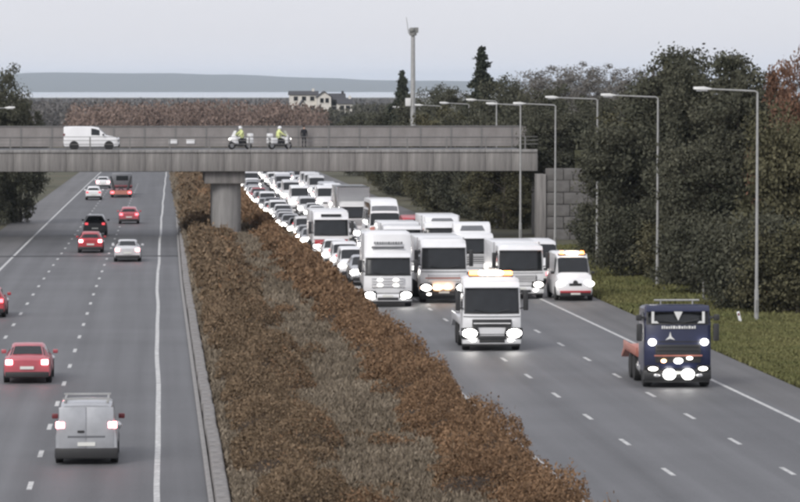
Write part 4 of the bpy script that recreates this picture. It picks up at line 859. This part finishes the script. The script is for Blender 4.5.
# red low trailer with raised ramps
def trailer():
    q = gp(121, 197.5); r = empty('low_loader_trailer', (q.x, q.y, q.z), (-K, 0, 0)); tag(r, 'dark red low trailer with two raised loading ramps under the bridge', 'trailer', GA)
    obj('bed', MB().box(-1.2, 1.2, 0, 8, .55, .85).mesh('bed', bevel=.03), M['darkred'], r)
    obj('rear_board', MB().box(-1.2, 1.2, -.06, -.005, .35, .8).mesh('rear_board'), M['redbed'], r)
    for sg in (-1, 1):
        rp = obj('ramp', MB().path([(sg * .75, .1, .85), (sg * 1.15, .25, 2.4)], [.16, .10], 6).mesh('ramp'), M['plastic'], r)
        obj('ramp_brace', MB().tube((sg * .35, .1, .8), (-sg * .25, .12, 1.3), .06).mesh('ramp_brace'), M['plastic'], rp)
        obj('tail_light', MB().box(*sorted((sg * .8, sg * 1.15)), -.1, -.062, .48, .68).mesh('tail_light'), M['tail'], r)
        for yw in (1.2, 2.3):
            t, rm = wheel_mesh(.40, .3); wl = obj('wheel', t, M['tyre'], r, (sg * 1.0, yw, .40)); obj('rim', rm, M['rim'], wl)
    obj('drawbar', MB().box(-.4, .4, 8.005, 10.5, .6, .8).mesh('drawbar'), M['plastic'], r)
    q2 = empty('tow_truck', (q.x, q.y + 10.6, gz(q.y + 10.6)), (-K, 0, 0)); tag(q2, 'dark flat lorry pulling the red low trailer under the bridge', 'truck', GA)
    obj('chassis', MB().box(-.5, .5, 0, 6.5, .6, .9).mesh('chassis'), M['plastic'], q2); obj('flat_bed', MB().box(-1.2, 1.2, 0, 4.2, .92, 1.1).mesh('flat_bed', bevel=.02), M['darkred'], q2)
    obj('cab', MB().prism([(4.5, .6), (4.5, 2.4), (4.8, 2.5), (6.2, 2.45), (6.5, 1.6), (6.55, .6)], -1.15, 1.15).mesh('cab', bevel=.08), M['grey'], q2)
    obj('rear_window', MB().box(-.7, .7, 4.47, 4.495, 1.6, 2.15).mesh('rear_window'), M['glass'], q2)
    for sg in (-1, 1):
        for yw in (1.2, 5.5):
            t, rm = wheel_mesh(.45, .3); wl = obj('wheel', t, M['tyre'], q2, (sg * .98, yw, .45)); obj('rim', rm, M['rim'], wl)
trailer()
# --- white van on the bridge, seen from its side
q = at(119.5, 149, YB0 + 3.2)
place('van_side', 'white', q.x, YB0 + 3.2, 'white small van driving to the right across the bridge', 'van', 'small_van', rz=math.pi / 2, z=ZT - .03, mirror='plastic', sub={'headsoft': 'chrome', 'taildim': 'darkred'})

# ------------------------------------------------------------------ people and motorcycles on the bridge
def figure(name, joints, edges, mats, split, parent=None, loc=(0, 0, 0), rz=0):
    """one continuous skinned body; split(p) -> material index"""
    me = bpy.data.meshes.new(name); me.from_pydata([j[:3] for j in joints], edges, []); o = bpy.data.objects.new(name, me); col.objects.link(o)
    md = o.modifiers.new('skin', 'SKIN'); md.use_smooth_shade = True; o.modifiers.new('sub', 'SUBSURF').levels = 1
    for i, v in enumerate(me.skin_vertices[0].data): v.radius = (joints[i][3], joints[i][4] if len(joints[i]) > 4 else joints[i][3]); v.use_root = (i == 0)
    dg = bpy.context.evaluated_depsgraph_get(); m2 = bpy.data.meshes.new_from_object(o.evaluated_get(dg)); m2.name = name
    bpy.data.objects.remove(o); m2.materials.clear()
    for m in mats: m2.materials.append(M[m])
    for p_ in m2.polygons: p_.material_index = split(p_.center); p_.use_smooth = True
    b = bpy.data.objects.new(name, m2); col.objects.link(b); b.location = loc; b.rotation_euler = (0, 0, rz)
    if parent: b.parent = parent
    return b
def motorbike(px, label, plabel, rz):
    Y = YB0 + 2.6; q = at(px, 148, Y); zb_ = ZT - .03
    r = empty('motorcycle', (q.x, Y, zb_), (0, 0, rz)); tag(r, label, 'motorcycle', 'motorcycles on the bridge')
    n = 18
    for y in (-.75, .75):
        w_ = obj('wheel', MB().loft([[(x, rr * math.cos(2 * math.pi * i / n), rr * math.sin(2 * math.pi * i / n)) for i in range(n)] for rr, x in ((.20, -.06), (.30, -.06), (.32, 0), (.30, .06), (.20, .06))]).mesh('wheel'), M['tyre'], r, (0, y, .32))
        obj('hub', MB().tube((-.07, 0, 0), (.07, 0, 0), .17, .17, 12).mesh('hub'), M['rim'], w_)
    obj('frame', MB().path([(0, -.75, .32), (0, -.55, .85), (0, -.2, .75), (0, .3, .70), (0, .75, .34)], [.05, .07, .14, .12, .05]).box(-.2, .2, -.35, .3, .25, .65).mesh('frame'), M['plastic'], r)
    obj('fuel_tank', MB().sphere((0, -.18, .86), (.2, .32, .15)).mesh('fuel_tank'), M['white'], r)
    obj('seat', MB().box(-.17, .17, .1, .85, .76, .86).mesh('seat', bevel=.04), M['plastic'], r)
    fr = obj('fairing', MB().loft([[(-.1, -.95, .75), (.1, -.95, .75), (.1, -.9, .9), (-.1, -.9, .9)], [(-.34, -.62, .5), (.34, -.62, .5), (.34, -.55, 1.1), (-.34, -.55, 1.1)], [(-.36, -.3, .45), (.36, -.3, .45), (.30, -.38, 1.0), (-.30, -.38, 1.0)]]).mesh('fairing', bevel=.03), M['white'], r)
    obj('screen', MB().add([(-.26, -.62, 1.06), (.26, -.62, 1.06), (.22, -.42, 1.48), (-.22, -.42, 1.48)], [(0, 1, 2, 3)]).mesh('screen'), M['lampwhite'], fr)
    obj('headlight', MB().sphere((0, -.95, .82), (.1, .04, .07)).mesh('headlight'), M['headsoft'], r)
    for sg in (-1, 1):
        obj('pannier', MB().box(*sorted((sg * .2, sg * .46)), .45, .98, .48, .92).mesh('pannier', bevel=.05), M['white'], r)
        obj('handlebar', MB().tube((0, -.48, 1.05), (sg * .38, -.36, 1.08), .025).mesh('handlebar'), M['plastic'], r)
    obj('top_box', MB().box(-.24, .24, .74, 1.1, .94, 1.26).mesh('top_box', bevel=.06), M['white'], r)
    J = [(0, .22, .95, .17, .14), (0, .17, 1.18, .18, .14), (0, .10, 1.42, .20, .13), (0, .07, 1.54, .08), (0, .03, 1.66, .11)]
    E = [(0, 1), (1, 2), (2, 3), (3, 4)]
    for sg in (-1, 1):
        b = len(J); J += [(sg * .21, .09, 1.40, .085), (sg * .34, -.10, 1.20, .065), (sg * .36, -.32, 1.10, .045), (sg * .34, -.40, 1.08, .05)]; E += [(2, b), (b, b + 1), (b + 1, b + 2), (b + 2, b + 3)]
        b = len(J); J += [(sg * .16, .16, .92, .11), (sg * .27, -.22, .74, .085), (sg * .25, .05, .34, .06), (sg * .26, -.08, .26, .05)]; E += [(0, b), (b, b + 1), (b + 1, b + 2), (b + 2, b + 3)]
    fg = figure('person', J, E, ['hivis', 'cloth', 'skin'], lambda c: 1 if c.z < .93 and c.z > -9 and not (c.z > 1.0) else 0, None, (q.x, Y, zb_), rz)
    tag(fg, plabel, 'person', 'people on the bridge')
    h = obj('helmet', MB().sphere((0, .02, 1.70), (.145, .165, .155), 14, 10).mesh('helmet'), M['white'], fg)
    obj('visor', MB().sphere((0, -.035, 1.70), (.115, .125, .06), 12, 8).mesh('visor'), M['glass'], fg)
motorbike(240, 'white motorcycle parked on the bridge, the left one', 'rider in yellow jacket and white helmet on the left motorcycle', -math.radians(62))
motorbike(280, 'white motorcycle parked on the bridge, the right one', 'rider in yellow jacket and white helmet on the right motorcycle', math.radians(118))
def walker():
    Y = YB1 - 1.1; q = at(304, 140, Y); J = [(0, 0, .95, .15, .11), (0, 0, 1.2, .16, .11), (0, .01, 1.42, .18, .10), (0, 0, 1.54, .06), (0, -.01, 1.68, .095, .105)]
    E = [(0, 1), (1, 2), (2, 3), (3, 4)]
    for sg in (-1, 1):
        b = len(J); J += [(sg * .20, .01, 1.40, .075), (sg * .26, .03, 1.13, .055), (sg * .25, -.05, .88, .04), (sg * .24, -.08, .78, .045)]; E += [(2, b), (b, b + 1), (b + 1, b + 2), (b + 2, b + 3)]
        b = len(J); J += [(sg * .10, 0, .90, .10), (sg * .12, -.02, .50, .07), (sg * .12, .02, .10, .05), (sg * .13, -.12, .045, .045)]; E += [(0, b), (b, b + 1), (b + 1, b + 2), (b + 2, b + 3)]
    f = figure('person', J, E, ['cloth', 'skin'], lambda c: 1 if c.z > 1.52 or (c.z < .82 and abs(c.x) > .2) else 0, None, (q.x, Y, ZT - .03), .3)
    tag(f, 'person in dark clothes standing by the far parapet of the bridge', 'person', 'people on the bridge')
    obj('hair', MB().sphere((0, .02, 1.745), (.105, .115, .08), 12, 8).mesh('hair'), M['hair'], f)
    obj('nose', MB().prism([(-.115, 1.66), (-.145, 1.66), (-.11, 1.71)], -.012, .012).mesh('nose'), M['skin'], f)
walker()

# ------------------------------------------------------------------ haze
hz_ = bpy.data.materials.new('haze_air'); hz_.use_nodes = True; t_ = hz_.node_tree; t_.nodes.clear()
pv = t_.nodes.new('ShaderNodeVolumePrincipled'); om = t_.nodes.new('ShaderNodeOutputMaterial'); pv.inputs['Color'].default_value = (.76, .87, 1.0, 1); pv.inputs['Density'].default_value = 4.6e-5; pv.inputs['Anisotropy'].default_value = .0
t_.links.new(pv.outputs['Volume'], om.inputs['Volume'])
ho = obj('haze', MB().box(-14500, 14500, -400, 22500, -14.5, 100).mesh('haze', smooth=False), hz_, kind='stuff'); ho['label'] = 'thin pale haze over the whole landscape'; ho['category'] = 'haze'
